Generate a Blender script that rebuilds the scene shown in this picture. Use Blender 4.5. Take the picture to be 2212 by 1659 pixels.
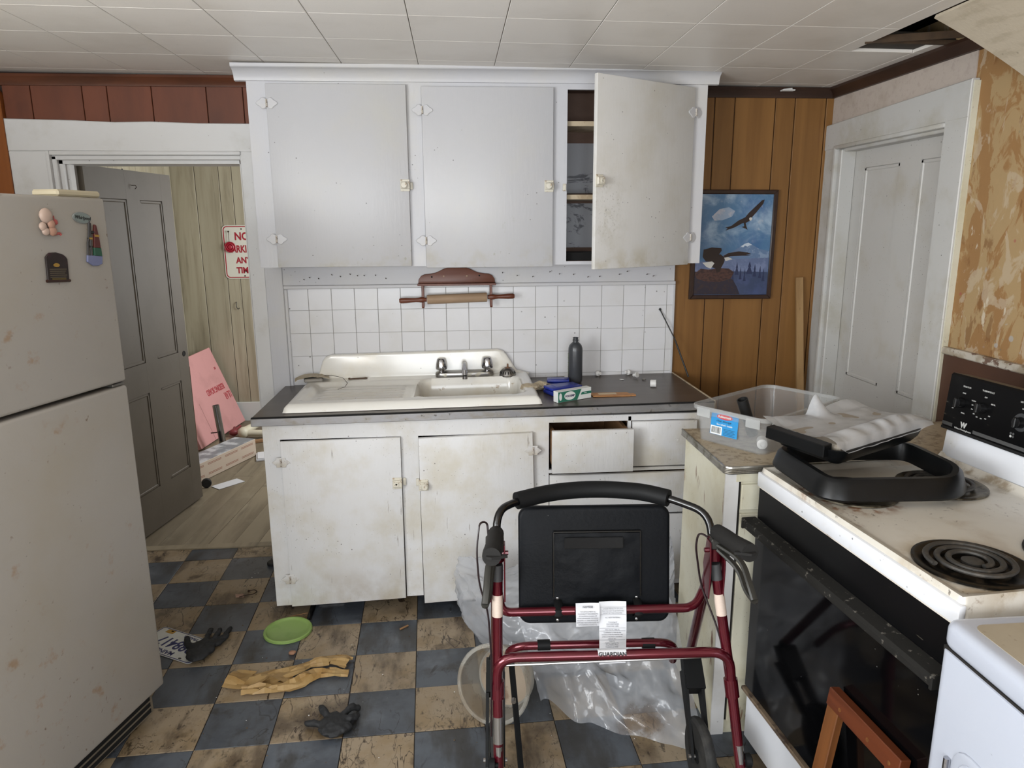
import bpy, bmesh, math, random
from mathutils import Vector, Matrix, noise as mnoise
random.seed(7)
D = bpy.data
for o in list(D.objects):
    D.objects.remove(o)
SC = bpy.context.scene
COL = SC.collection
R = math.radians

# ------------------------------------------------------------------ camera
cd = D.cameras.new('camera')
cam = D.objects.new('camera', cd)
COL.objects.link(cam)
cd.sensor_width = 36.0
cd.lens = 1550.0 / 2212.0 * 36.0
cd.clip_start = 0.02
yw, pt, rl = R(4.45), R(-12.42), R(-0.37)
fw = Vector((math.sin(yw) * math.cos(pt), math.cos(yw) * math.cos(pt), math.sin(pt)))
rt = Vector((math.cos(yw), -math.sin(yw), 0))
up = rt.cross(fw)
rt, up = math.cos(rl) * rt + math.sin(rl) * up, -math.sin(rl) * rt + math.cos(rl) * up
m3 = Matrix((rt, up, -fw)).transposed()
cam.matrix_world = Matrix.Translation((0, 0, 1.6)) @ m3.to_4x4()
SC.camera = cam

# ------------------------------------------------------------------ world, window light, exposure
w = D.worlds.new('sky')
SC.world = w
w.use_nodes = True
bg = w.node_tree.nodes['Background']
bg.inputs[0].default_value = (0.75, 0.86, 1.0, 1)
bg.inputs[1].default_value = 1.0

def area(name, loc, aim, sx, sy, power, col):
    l = D.lights.new(name, 'AREA')
    l.shape = 'RECTANGLE'; l.size = sx; l.size_y = sy; l.energy = power; l.color = col
    o = D.objects.new(name, l)
    COL.objects.link(o)
    o.location = loc
    d = Vector(aim) - Vector(loc)
    o.rotation_euler = d.to_track_quat('-Z', 'Y').to_euler()
    return o
# daylight through the windows, plus added upward lamps that brighten the ceiling
area('window_daylight', (-0.30, -1.52, 1.36), (-0.30, 0, 1.25), 2.0, 1.2, 60, (0.91, 0.955, 1.0))
area('window_ceiling_fill', (-0.30, -1.50, 1.30), (-0.30, 0, 2.9), 2.0, 1.1, 13, (0.98, 0.98, 0.97))  # added fill lamp, tilted up to lift the ceiling
area('side_window_daylight', (-1.95, 0.25, 1.48), (0, 0.45, 1.50), 1.6, 1.0, 40, (0.86, 0.93, 1.0))
area('side_ceiling_fill', (-1.93, 0.25, 1.45), (0, 1.7, 3.3), 1.6, 0.95, 72, (0.98, 0.98, 0.97))  # second added fill, aimed up at the far ceiling
area('pantry_window_daylight', (-0.10, 5.1, 1.45), (-2, 5.5, 1.2), 0.9, 1.0, 46, (0.97, 0.985, 1.0))
SC.view_settings.view_transform = 'Standard'
SC.view_settings.look = 'None'
SC.view_settings.gamma = 1.0
SC.view_settings.use_curve_mapping = False
SC.view_settings.exposure = 0.0

# ------------------------------------------------------------------ helpers: materials
def lin(c):
    if isinstance(c, str):
        c = tuple(int(c[i:i + 2], 16) / 255 for i in (0, 2, 4))
        return tuple(x / 12.92 if x <= .04045 else ((x + .055) / 1.055) ** 2.4 for x in c) + (1,)
    return tuple(c)[:3] + (1,)
MATS = {}
def mat(name, col, rough=.5, metal=0, layers=(), bump=0, bscale=60, bstretch=(1, 1, 1), rnd=0, coat=0,
        alpha=None, emis=None, spec=.5, vary=0, trans=0):
    """layers: dict(c, s, lo, hi, f, st, kind, m=[masks], r)"""
    if name in MATS:
        return MATS[name]
    m = D.materials.new(name)
    MATS[name] = m
    m.use_nodes = True
    nt = m.node_tree
    N = nt.nodes; L = nt.links
    b = N['Principled BSDF']
    b.inputs['Roughness'].default_value = rough
    b.inputs['Metallic'].default_value = metal
    b.inputs['Specular IOR Level'].default_value = spec
    b.inputs['Coat Weight'].default_value = coat
    b.inputs['Coat Roughness'].default_value = .12
    b.inputs['Base Color'].default_value = lin(col)
    if emis:
        b.inputs['Emission Color'].default_value = lin(emis[0]); b.inputs['Emission Strength'].default_value = emis[1]
    tc = N.new('ShaderNodeTexCoord')
    vec = tc.outputs['Object']
    oi = None
    if rnd or vary:
        oi = N.new('ShaderNodeObjectInfo')
    if rnd:
        mu = N.new('ShaderNodeMath'); mu.operation = 'MULTIPLY'; mu.inputs[1].default_value = 37.0
        L.new(oi.outputs['Random'], mu.inputs[0])
        ad = N.new('ShaderNodeVectorMath'); ad.operation = 'ADD'
        L.new(vec, ad.inputs[0]); L.new(mu.outputs[0], ad.inputs[1])
        vecn = ad.outputs[0]
    else:
        vecn = vec
    cur = N.new('ShaderNodeRGB'); cur.outputs[0].default_value = lin(col); cur = cur.outputs[0]
    rcur = None
    def sepc():
        s = N.new('ShaderNodeSeparateXYZ'); L.new(vec, s.inputs[0]); return s
    def mul(a, bb):
        mm = N.new('ShaderNodeMath'); mm.operation = 'MULTIPLY'
        L.new(a, mm.inputs[0])
        if isinstance(bb, float): mm.inputs[1].default_value = bb
        else: L.new(bb, mm.inputs[1])
        return mm.outputs[0]
    def mrange(v, lo, hi):
        r = N.new('ShaderNodeMapRange'); r.interpolation_type = 'SMOOTHSTEP'
        L.new(v, r.inputs[0])
        if lo <= hi:
            r.inputs[1].default_value = lo; r.inputs[2].default_value = hi
        else:
            r.inputs[1].default_value = hi; r.inputs[2].default_value = lo
            r.inputs[3].default_value = 1; r.inputs[4].default_value = 0
        return r.outputs[0]
    def field(l):
        mp = N.new('ShaderNodeMapping')
        st = l.get('st', (1, 1, 1)); s = l.get('s', 5)
        mp.inputs['Scale'].default_value = (st[0] * s, st[1] * s, st[2] * s)
        mp.inputs['Location'].default_value = l.get('off', (0, 0, 0))
        L.new(vecn, mp.inputs[0])
        k = l.get('kind', 'noise')
        if k == 'noise':
            t = N.new('ShaderNodeTexNoise'); t.inputs['Scale'].default_value = 1
            t.inputs['Detail'].default_value = l.get('d', 6); t.inputs['Roughness'].default_value = l.get('nr', .6)
            t.inputs['Distortion'].default_value = l.get('dist', 0)
            L.new(mp.outputs[0], t.inputs[0]); return t.outputs[0]
        if k == 'vor':
            t = N.new('ShaderNodeTexVoronoi'); t.inputs['Scale'].default_value = 1
            L.new(mp.outputs[0], t.inputs[0]); return t.outputs['Distance']
        if k == 'crack':
            t = N.new('ShaderNodeTexVoronoi'); t.feature = 'DISTANCE_TO_EDGE'; t.inputs['Scale'].default_value = 1
            L.new(mp.outputs[0], t.inputs[0]); return t.outputs['Distance']
        if k == 'ridge':
            t = N.new('ShaderNodeTexNoise'); t.inputs['Scale'].default_value = 1
            t.inputs['Detail'].default_value = l.get('d', 4); t.inputs['Distortion'].default_value = l.get('dist', .6)
            L.new(mp.outputs[0], t.inputs[0])
            sb = N.new('ShaderNodeMath'); sb.operation = 'SUBTRACT'; L.new(t.outputs[0], sb.inputs[0]); sb.inputs[1].default_value = .5
            ab = N.new('ShaderNodeMath'); ab.operation = 'ABSOLUTE'; L.new(sb.outputs[0], ab.inputs[0]); return ab.outputs[0]
        if k == 'wave':
            t = N.new('ShaderNodeTexWave'); t.inputs['Scale'].default_value = 1
            t.inputs['Distortion'].default_value = l.get('dist', 4); t.inputs['Detail'].default_value = 3
            t.bands_direction = l.get('dir', 'X')
            L.new(mp.outputs[0], t.inputs[0]); return t.outputs['Fac']
    if vary:
        hv = N.new('ShaderNodeHueSaturation')
        mr = N.new('ShaderNodeMapRange'); L.new(oi.outputs['Random'], mr.inputs[0])
        mr.inputs[3].default_value = 1 - vary; mr.inputs[4].default_value = 1 + vary
        L.new(mr.outputs[0], hv.inputs['Value']); L.new(cur, hv.inputs['Color']); cur = hv.outputs[0]
    for l in layers:
        if l.get('kind') == 'flat':
            v = None
        else:
            v = mrange(field(l), l.get('lo', .5), l.get('hi', .6))
        for mk in l.get('m', ()):
            if mk[0] == 'pt':
                dn = N.new('ShaderNodeVectorMath'); dn.operation = 'DISTANCE'
                sc = N.new('ShaderNodeVectorMath'); sc.operation = 'MULTIPLY'
                a = mk[4] if len(mk) > 4 else (1, 1, 1)
                sc.inputs[1].default_value = a
                L.new(vec, sc.inputs[0]); L.new(sc.outputs[0], dn.inputs[0])
                dn.inputs[1].default_value = tuple(mk[1][i] * a[i] for i in range(3))
                q = mrange(dn.outputs['Value'], mk[3], mk[2])
            elif mk[0] == 'n':
                q = mrange(field(dict(s=mk[1], st=mk[4] if len(mk) > 4 else (1, 1, 1), off=(3.3, 1.7, 5.1))), mk[2], mk[3])
            else:
                q = mrange(sepc().outputs['xyz'.index(mk[0])], mk[1], mk[2])
            v = q if v is None else mul(v, q)
        v = mul(v, float(l.get('f', 1)))
        mx = N.new('ShaderNodeMix'); mx.data_type = 'RGBA'
        L.new(v, mx.inputs[0]); L.new(cur, mx.inputs[6]); mx.inputs[7].default_value = lin(l['c'])
        cur = mx.outputs[2]
        if 'r' in l:
            rm = N.new('ShaderNodeMix'); rm.data_type = 'FLOAT'
            L.new(v, rm.inputs[0])
            if rcur is None: rm.inputs[2].default_value = rough
            else: L.new(rcur, rm.inputs[2])
            rm.inputs[3].default_value = l['r']; rcur = rm.outputs[0]
    L.new(cur, b.inputs['Base Color'])
    if rcur is not None:
        L.new(rcur, b.inputs['Roughness'])
    if bump:
        bp = N.new('ShaderNodeBump'); bp.inputs['Strength'].default_value = bump
        bp.inputs['Distance'].default_value = .004
        L.new(field(dict(s=bscale, st=bstretch, d=4)), bp.inputs['Height'])
        L.new(bp.outputs[0], b.inputs['Normal'])
    if alpha is not None:
        # thin plastic film or wall: part of the light passes straight through
        out = N['Material Output']
        tr = N.new('ShaderNodeBsdfTransparent'); tr.inputs[0].default_value = (.97, .97, .97, 1)
        ms = N.new('ShaderNodeMixShader'); ms.inputs[0].default_value = alpha
        top = b.outputs[0]
        if trans:
            tl = N.new('ShaderNodeBsdfTranslucent'); L.new(cur, tl.inputs[0])
            m2 = N.new('ShaderNodeMixShader'); m2.inputs[0].default_value = trans
            L.new(b.outputs[0], m2.inputs[1]); L.new(tl.outputs[0], m2.inputs[2]); top = m2.outputs[0]
        L.new(tr.outputs[0], ms.inputs[1]); L.new(top, ms.inputs[2])
        L.new(ms.outputs[0], out.inputs[0])
    return m

# ------------------------------------------------------------------ helpers: meshes
def fillet(pts, r, n=5):
    """round the corners of a polyline"""
    pts = [Vector(p) for p in pts]
    out = [pts[0]]
    for i in range(1, len(pts) - 1):
        a, b, c = pts[i - 1], pts[i], pts[i + 1]
        u = (a - b); v = (c - b)
        rr = min(r, u.length * .49, v.length * .49)
        p0 = b + u.normalized() * rr; p1 = b + v.normalized() * rr
        for k in range(n + 1):
            t = k / n
            out.append((1 - t) ** 2 * p0 + 2 * t * (1 - t) * b + t * t * p1)
    out.append(pts[-1])
    return out
def rrect(x0, y0, x1, y1, r, n=4):
    o = []
    for (cx, cy, a0) in ((x1 - r, y1 - r, 0), (x0 + r, y1 - r, 90), (x0 + r, y0 + r, 180), (x1 - r, y0 + r, 270)):
        for k in range(n + 1):
            a = R(a0 + 90 * k / n)
            o.append((cx + r * math.cos(a), cy + r * math.sin(a)))
    return o
def arcpts(cx, cy, r, a0, a1, n):
    return [(cx + r * math.cos(R(a0 + (a1 - a0) * k / n)), cy + r * math.sin(R(a0 + (a1 - a0) * k / n))) for k in range(n + 1)]

class MB:
    def __init__(s):
        s.bm = bmesh.new()
    def _x(s, vs, mtx):
        if mtx is not None:
            bmesh.ops.transform(s.bm, matrix=mtx, verts=vs)
    def box(s, x0, y0, z0, x1, y1, z1, bev=0, seg=1, mtx=None):
        r = bmesh.ops.create_cube(s.bm, size=1)
        vs = r['verts']
        for v in vs:
            v.co = Vector(((x0 + x1) / 2 + v.co.x * (x1 - x0), (y0 + y1) / 2 + v.co.y * (y1 - y0), (z0 + z1) / 2 + v.co.z * (z1 - z0)))
        if bev:
            es = list({e for v in vs for e in v.link_edges})
            g = bmesh.ops.bevel(s.bm, geom=es, offset=bev, segments=seg, profile=.5, affect='EDGES')
            vs = list({v for f in g['faces'] for v in f.verts} | {v for v in vs if v.is_valid})
        s._x(vs, mtx)
        return s
    def prism(s, poly, a0, a1, axis='y', bev=0, mtx=None, seg=1):
        """polygon in the plane of the other two axes, extruded along axis from a0 to a1"""
        def P(p, a):
            return {'x': (a, p[0], p[1]), 'y': (p[0], a, p[1]), 'z': (p[0], p[1], a)}[axis]
        A = [s.bm.verts.new(P(p, a0)) for p in poly]
        B = [s.bm.verts.new(P(p, a1)) for p in poly]
        n = len(poly)
        fs = [s.bm.faces.new(A), s.bm.faces.new(B[::-1])]
        for i in range(n):
            fs.append(s.bm.faces.new((A[(i + 1) % n], A[i], B[i], B[(i + 1) % n])))
        bmesh.ops.recalc_face_normals(s.bm, faces=fs)
        vs = A + B
        if bev:
            es = list(set(fs[0].edges) | set(fs[1].edges))
            g = bmesh.ops.bevel(s.bm, geom=es, offset=bev, segments=seg, profile=.5, affect='EDGES')
            vs = list({v for v in vs if v.is_valid} | {v for f in g['faces'] for v in f.verts})
        s._x(vs, mtx)
        return s
    def tube(s, pts, r, seg=10, closed=False, flat=1.0, mtx=None, ref=None):
        pts = [Vector(p) for p in pts]
        n = len(pts)
        rs = r if isinstance(r, (list, tuple)) else [r] * n
        rings = []
        prevn = None
        for i in range(n):
            if closed:
                t = (pts[(i + 1) % n] - pts[i - 1])
            else:
                t = pts[min(i + 1, n - 1)] - pts[max(i - 1, 0)]
            if t.length < 1e-9: t = Vector((0, 0, 1))
            t.normalize()
            if ref is not None:
                nn = Vector(ref) - t * t.dot(Vector(ref))
            elif prevn is None:
                h = Vector((0, 0, 1)) if abs(t.z) < .9 else Vector((1, 0, 0))
                nn = h - t * t.dot(h)
            else:
                nn = prevn - t * t.dot(prevn)
            nn.normalize(); prevn = nn
            bn = t.cross(nn)
            ring = []
            for k in range(seg):
                a = 2 * math.pi * k / seg
                ring.append(s.bm.verts.new(pts[i] + (nn * math.cos(a) * flat + bn * math.sin(a)) * rs[i]))
            rings.append(ring)
        fs = []
        for i in range(n if closed else n - 1):
            A = rings[i]; B = rings[(i + 1) % n]
            for k in range(seg):
                fs.append(s.bm.faces.new((A[k], A[(k + 1) % seg], B[(k + 1) % seg], B[k])))
        if not closed:
            fs.append(s.bm.faces.new(rings[0][::-1])); fs.append(s.bm.faces.new(rings[-1]))
        bmesh.ops.recalc_face_normals(s.bm, faces=fs)
        s._x([v for q in rings for v in q], mtx)
        return s
    def ribbon(s, pts, prof, closed=False, up=(0, 0, 1), mtx=None):
        """sweep a closed 2D profile (side, up) along a path"""
        pts = [Vector(p) for p in pts]; n = len(pts); U = Vector(up)
        rings = []
        for i in range(n):
            t = (pts[(i + 1) % n] - pts[i - 1]) if closed else (pts[min(i + 1, n - 1)] - pts[max(i - 1, 0)])
            t.normalize()
            sd = t.cross(U).normalized()
            rings.append([s.bm.verts.new(pts[i] + sd * a + U * b) for a, b in prof])
        fs = []; m = len(prof)
        for i in range(n if closed else n - 1):
            A = rings[i]; B = rings[(i + 1) % n]
            for k in range(m):
                fs.append(s.bm.faces.new((A[k], A[(k + 1) % m], B[(k + 1) % m], B[k])))
        if not closed:
            fs.append(s.bm.faces.new(rings[0][::-1])); fs.append(s.bm.faces.new(rings[-1]))
        bmesh.ops.recalc_face_normals(s.bm, faces=fs)
        s._x([v for q in rings for v in q], mtx)
        return s
    def lathe(s, prof, n=24, mtx=None, cap0=True, cap1=True):
        rings = []
        for r, z in prof:
            if r < 1e-6:
                rings.append([s.bm.verts.new((0, 0, z))])
            else:
                rings.append([s.bm.verts.new((r * math.cos(2 * math.pi * k / n), r * math.sin(2 * math.pi * k / n), z)) for k in range(n)])
        fs = []
        for A, B in zip(rings, rings[1:]):
            for k in range(n):
                k2 = (k + 1) % n
                if len(A) == 1 and len(B) == 1: continue
                if len(A) == 1: fs.append(s.bm.faces.new((A[0], B[k], B[k2])))
                elif len(B) == 1: fs.append(s.bm.faces.new((A[k], A[k2], B[0])))
                else: fs.append(s.bm.faces.new((A[k], A[k2], B[k2], B[k])))
        if cap0 and len(rings[0]) > 1: fs.append(s.bm.faces.new(rings[0][::-1]))
        if cap1 and len(rings[-1]) > 1: fs.append(s.bm.faces.new(rings[-1]))
        bmesh.ops.recalc_face_normals(s.bm, faces=fs)
        s._x([v for q in rings for v in q], mtx)
        return s
    def grid(s, nx, ny, f, thick=0, mtx=None):
        G = [[s.bm.verts.new(f(i / nx, j / ny)) for j in range(ny + 1)] for i in range(nx + 1)]
        fs = []
        for i in range(nx):
            for j in range(ny):
                fs.append(s.bm.faces.new((G[i][j], G[i + 1][j], G[i + 1][j + 1], G[i][j + 1])))
        if thick:
            bmesh.ops.recalc_face_normals(s.bm, faces=fs)
            bmesh.ops.solidify(s.bm, geom=fs, thickness=thick)
        s._x([v for q in G for v in q], mtx)
        return s
    def ball(s, c, r, sub=2, sc=(1, 1, 1), f=None):
        g = bmesh.ops.create_icosphere(s.bm, subdivisions=sub, radius=1)
        for v in g['verts']:
            d = v.co.copy()
            k = f(d) if f else 1
            v.co = Vector((c[0] + d.x * r * sc[0] * k, c[1] + d.y * r * sc[1] * k, c[2] + d.z * r * sc[2] * k))
        return s
    def hull(s, pts):
        vs = [s.bm.verts.new(p) for p in pts]
        bmesh.ops.convex_hull(s.bm, input=vs)
        return s

def link(o, parent=None):
    COL.objects.link(o)
    if parent is not None:
        o.parent = parent
    return o
def obj(name, mb, m, parent=None, loc=(0, 0, 0), rot=(0, 0, 0), smooth=35, label=None):
    me = D.meshes.new(name)
    mb.bm.to_mesh(me); mb.bm.free()
    if isinstance(m, str): m = MATS[m]
    me.materials.append(m)
    if smooth:
        me.polygons.foreach_set('use_smooth', [True] * len(me.polygons))
        me.set_sharp_from_angle(angle=R(smooth))
    o = D.objects.new(name, me)
    o.location = loc; o.rotation_euler = rot
    link(o, parent)
    if label: o['label'] = label
    return o
def tag(o, label, cat, group=None):
    o['label'] = label; o['category'] = cat
    if group: o['group'] = group
    return o
def thing(name, label, cat, loc=(0, 0, 0), rz=0, group=None, rot=None):
    o = D.objects.new(name, None)
    o.empty_display_size = .05
    o.location = loc; o.rotation_euler = rot if rot else (0, 0, rz)
    link(o)
    return tag(o, label, cat, group)
def struct(o):
    o['kind'] = 'structure'
    return o
def root(name, loc=(0, 0, 0), rot=(0, 0, 0)):
    o = D.objects.new(name, None); o.location = loc; o.rotation_euler = rot
    return struct(link(o))
def again(src, parent, loc=None, rot=None, name=None):
    c = src.copy(); COL.objects.link(c); c.parent = parent
    if loc is not None: c.location = loc
    if rot is not None: c.rotation_euler = rot
    return c
def text(name, s, size, m, parent, mtx, align='CENTER', xs=1.0, ext=.0004, bold=0.0, shear=0):
    """flat printed lettering as a thin mesh"""
    cu = D.curves.new(name, 'FONT')
    cu.body = s; cu.size = size; cu.align_x = align; cu.align_y = 'CENTER'; cu.extrude = ext; cu.offset = bold; cu.shear = shear
    cu.resolution_u = 3
    t = D.objects.new(name, cu)
    me = D.meshes.new_from_object(t)
    D.objects.remove(t); D.curves.remove(cu)
    me.transform(Matrix.Diagonal((xs, 1, 1, 1)))
    me.materials.clear(); me.materials.append(MATS[m] if isinstance(m, str) else m)
    o = D.objects.new(name, me)
    link(o, parent)
    o.matrix_local = mtx
    return o
T = Matrix.Translation
def RX(a): return Matrix.Rotation(R(a), 4, 'X')
def RY(a): return Matrix.Rotation(R(a), 4, 'Y')
def RZ(a): return Matrix.Rotation(R(a), 4, 'Z')
def align_z(p, q):
    """matrix that puts the local z axis from p towards q, origin at p"""
    p = Vector(p); q = Vector(q)
    return T(p) @ (q - p).to_track_quat('Z', 'Y').to_matrix().to_4x4()
def fbm(x, y, z=0, s=1, o=4):
    return mnoise.fractal(Vector((x * s, y * s, z * s)), .6, 2.0, o)

# ------------------------------------------------------------------ shared materials
SPECK = dict(c='2a2520', s=34, kind='vor', lo=.11, hi=.05, f=.75, m=[('n', 6, .52, .60)])
SPECK2 = dict(c='4a3a28', s=70, kind='vor', lo=.13, hi=.06, f=.65, m=[('n', 4, .44, .58)])
def grime(c='b9ab88', s=5, lo=.45, hi=.75, f=.5, m=()):
    return dict(c=c, s=s, lo=lo, hi=hi, f=f, m=list(m))
mat('white_paint', 'bebec2', .38, layers=[grime('c6c2b6', 3, .4, .75, .5), SPECK], bump=.12, bscale=30, bstretch=(3, 3, .4))
mat('white_trim', 'cdcccb', .42, layers=[grime('aaa496', 6, .5, .8, .5), SPECK], bump=.1, bscale=25)
mat('shaded_trim', 'b9b8b5', .45, layers=[grime('9d9683', 6, .45, .75, .55), SPECK2, SPECK], bump=.1, bscale=25)  # white trim with weaker light at right doorway put into its colour, plus grime
mat('lower_paint', 'd0d0d1', .42, layers=[grime('b7ad93', 4, .42, .7, .55), grime('97866a', 5, .38, .7, .6, [('z', .30, .05)]), SPECK2, dict(c='5c4a34', s=60, st=(1, 1, .12), lo=.66, hi=.74, f=.6), SPECK], bump=.2, bscale=30, bstretch=(3, 3, .5))
mat('old_cream', 'cdcab8', .45, layers=[grime('b3a988', 4, .4, .7, .6), dict(c='6a3f20', s=34, st=(1, 1, .22), lo=.60, hi=.67, f=.85, m=[('n', 3.5, .46, .56)]), SPECK2, SPECK], bump=.15, bscale=40)
mat('ceiling_board', 'e0dbd4', .40, layers=[grime('c2bbb0', 2.0, .45, .75, .5), dict(c='a8a29a', s=120, lo=.62, hi=.75, f=.25)], rnd=1, bump=.05, bscale=150)
mat('ceiling_dark', '3b352e', .9)
mat('gap_dark', '15110d', .9)
mat('brown_mould', '5b3320', .35, layers=[dict(c='351c10', s=8, st=(.3, 1, 1), lo=.4, hi=.7, f=.6)])
mat('dark_mould', '38241a', .45, layers=[dict(c='1e130d', s=8, st=(.4, .4, 1), lo=.4, hi=.7, f=.6)])
mat('panel_orange', '7f5a30', .48, layers=[dict(c='674521', s=14, st=(1, 1, .05), lo=.35, hi=.7, f=.7), dict(c='5a3518', s=40, st=(1, 1, .03), lo=.6, hi=.75, f=.35), dict(c='4a2a12', s=9, kind='vor', st=(1, 1, .6), lo=.09, hi=.04, f=.5, m=[('n', 4, .55, .65)])], rnd=1, vary=.06, bump=.05, bscale=60, bstretch=(1, 1, .05), spec=.35)
mat('panel_red', '6a361d', .6, layers=[dict(c='512712', s=10, st=(1, 1, .2), lo=.35, hi=.7, f=.6), dict(c='46210f', s=5, lo=.5, hi=.75, f=.5)], rnd=1, vary=.07)
mat('board_orange', '8f5222', .3, layers=[dict(c='74401a', s=12, st=(1, 1, .06), lo=.35, hi=.7, f=.6)])
mat('pantry_panel', 'a49d88', .55, layers=[dict(c='857c66', s=9, st=(1, 1, .10), lo=.38, hi=.7, f=.7, dist=.8), dict(c='6a614f', s=30, st=(1, 1, .06), lo=.55, hi=.72, f=.45)], rnd=1, vary=.06)
mat('pantry_floor', '877c68', .5, layers=[dict(c='5b5040', s=8, st=(1, .15, 1), lo=.4, hi=.7, f=.6), dict(c='3c342a', s=14, st=(1, .1, 1), lo=.55, hi=.75, f=.6), dict(c='a39a86', s=5, lo=.55, hi=.75, f=.4)], rnd=1, vary=.18, bump=.1, bscale=40)
mat('grey_door', '574f44', .6, layers=[grime('4a4236', 3, .4, .75, .6), dict(c='4b4032', s=20, lo=.62, hi=.72, f=.5, m=[('n', 3, .5, .65)]), SPECK], bump=.06, bscale=40)
mat('bare_edge', '6b5335', .7, layers=[dict(c='3c2a18', s=20, st=(1, 1, .15), lo=.4, hi=.65, f=.8)], bump=.3, bscale=40)
mat('door_white', 'b9b7b3', .42, layers=[grime('a39a86', 5, .48, .78, .5), grime('8d8067', 5, .4, .7, .7, [('z', .95, .3)]), SPECK, SPECK2], bump=.08, bscale=30)
_bf = dict(lo=.42, hi=.62)
mat('tile_blue', '4b5057', .36, layers=[dict(c='383c43', s=7, lo=.4, hi=.65, f=.8), dict(c='6d7178', s=5, lo=.55, hi=.75, f=.6), dict(c='2a2620', s=11, lo=.54, hi=.68, f=.75, m=[('n', 3, .45, .6)]), dict(c='1d1a17', s=11, st=(1, .4, 1), kind='ridge', lo=.012, hi=.003, f=.8, m=[('n', 5, .46, .6)]), dict(c='16130f', s=3.2, lo=.56, hi=.75, f=.6), dict(c='2b2721', s=5, st=(1.6, .5, 1), lo=.50, hi=.66, f=.7), dict(c='211d19', s=40, st=(1, .6, 1), lo=.60, hi=.70, f=.6, m=[('n', 4, .42, .6)]), dict(c='8d8f90', s=70, lo=.69, hi=.75, f=.5)], rnd=1, vary=.12, bump=.25, bscale=14)
mat('tile_beige', '8b7c67', .38, layers=[dict(c='7d6a4e', s=7, lo=.4, hi=.65, f=.8), dict(c='a6967c', s=5, lo=.55, hi=.75, f=.6), dict(c='3e2e1d', s=10, lo=.53, hi=.66, f=.85, m=[('n', 3.5, .45, .6)]), dict(c='2a1d12', s=13, st=(1.2, .35, 1), kind='ridge', lo=.014, hi=.003, f=.9, m=[('n', 5, .42, .56)]), dict(c='2a1d12', s=26, st=(1, .6, 1), kind='ridge', lo=.016, hi=.004, f=.8, m=[('n', 7, .5, .6)]), dict(c='2b1e12', s=3.0, lo=.55, hi=.72, f=.75), dict(c='35271a', s=5, st=(1.6, .5, 1), lo=.50, hi=.66, f=.75), dict(c='241a11', s=40, st=(1, .6, 1), lo=.57, hi=.68, f=.75, m=[('n', 4, .40, .58)]), dict(c='1f1610', s=90, lo=.64, hi=.70, f=.7)], rnd=1, vary=.12, bump=.25, bscale=14)
mat('floor_base', '211b16', .7)
mat('splash_tile', 'd3d3d6', .22, layers=[grime('c2bfb6', 4, .45, .75, .4), dict(c='3a342c', s=22, kind='vor', lo=.10, hi=.05, f=.8, m=[('n', 5, .5, .6)])], rnd=1, bump=.02, bscale=20)
mat('grout', '8d8b87', .7)
mat('plaster', 'a0865f', .85, layers=[
    dict(c='8f6a40', s=6, st=(1, 1.5, .7), lo=.49, hi=.53, f=.95, dist=.8), dict(c='76502a', s=12, st=(1, 1.4, .5), lo=.55, hi=.60, f=.7, m=[('n', 4, .48, .54)]),
    dict(c='b3a38b', s=8, st=(1, 1.3, .7), lo=.56, hi=.60, f=.6, off=(4, 2, 9), dist=.8), dict(c='c4b9a4', s=22, st=(1, 1.4, .5), lo=.61, hi=.65, f=.8, off=(1, 5, 2), m=[('n', 4, .5, .56)]),
    dict(c='9fa4a6', s=26, kind='vor', lo=.30, hi=.22, f=.55, m=[('n', 5, .57, .62)]), dict(c='9a4a46', s=24, kind='vor', lo=.2, hi=.12, f=.6, off=(2, 3, 4), m=[('n', 6, .60, .64)]),
    dict(c='5f6a5c', s=30, kind='vor', lo=.16, hi=.1, f=.5, off=(6, 1, 4), m=[('n', 5, .56, .62)])], bump=.5, bscale=14)
mat('paper_pink', 'b1a59b', .85, layers=[dict(c='a0938a', s=40, lo=.5, hi=.65, f=.5), dict(c='7a6f66', s=130, lo=.63, hi=.7, f=.4), grime('958878', 6, .5, .75, .5)], bump=.1, bscale=120)
mat('dado_brown', '4d3325', .5, layers=[dict(c='3c261b', s=4, lo=.4, hi=.7, f=.6)])
mat('chipped', 'b9b2a6', .6, layers=[dict(c='5a3c2c', s=22, lo=.52, hi=.57, f=.9), dict(c='8a7a60', s=9, lo=.5, hi=.6, f=.6)])
mat('joist', '4a3826', .85, layers=[dict(c='2c2015', s=12, st=(1, .1, 1), lo=.4, hi=.7, f=.7)])
mat('wall_plain', 'd9d4c8', .7)
mat('glass_pane', 'ffffff', .02, alpha=.08)

YB, XR, XL, YF = 3.42, 1.78, -2.02, -1.60

# ------------------------------------------------------------------ floor
fl = MB().box(XL, YF, -.06, XR + .12, 3.51, -.003)
floor = struct(obj('floor', fl, 'floor_base', smooth=0))
TS = .2290
rz = R(2.15)
O2 = Vector((-.868, 2.48))
ex = Vector((math.cos(rz), math.sin(rz))); ey = Vector((-math.sin(rz), math.cos(rz)))
tile_me = {}
def clip_poly(poly, x0, y0, x1, y1):
    def cut(p, f, g):
        o = []
        for i in range(len(p)):
            a, b = p[i - 1], p[i]
            fa, fb = f(a), f(b)
            if fa * fb < 0:
                t = fa / (fa - fb); o.append((a[0] + (b[0] - a[0]) * t, a[1] + (b[1] - a[1]) * t))
            if fb >= 0: o.append(b)
        return o
    for f in (lambda q: q[0] - x0, lambda q: x1 - q[0], lambda q: q[1] - y0, lambda q: y1 - q[1]):
        poly = cut(poly, f, 0)
        if len(poly) < 3: return []
    return poly
g = .0012
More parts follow.
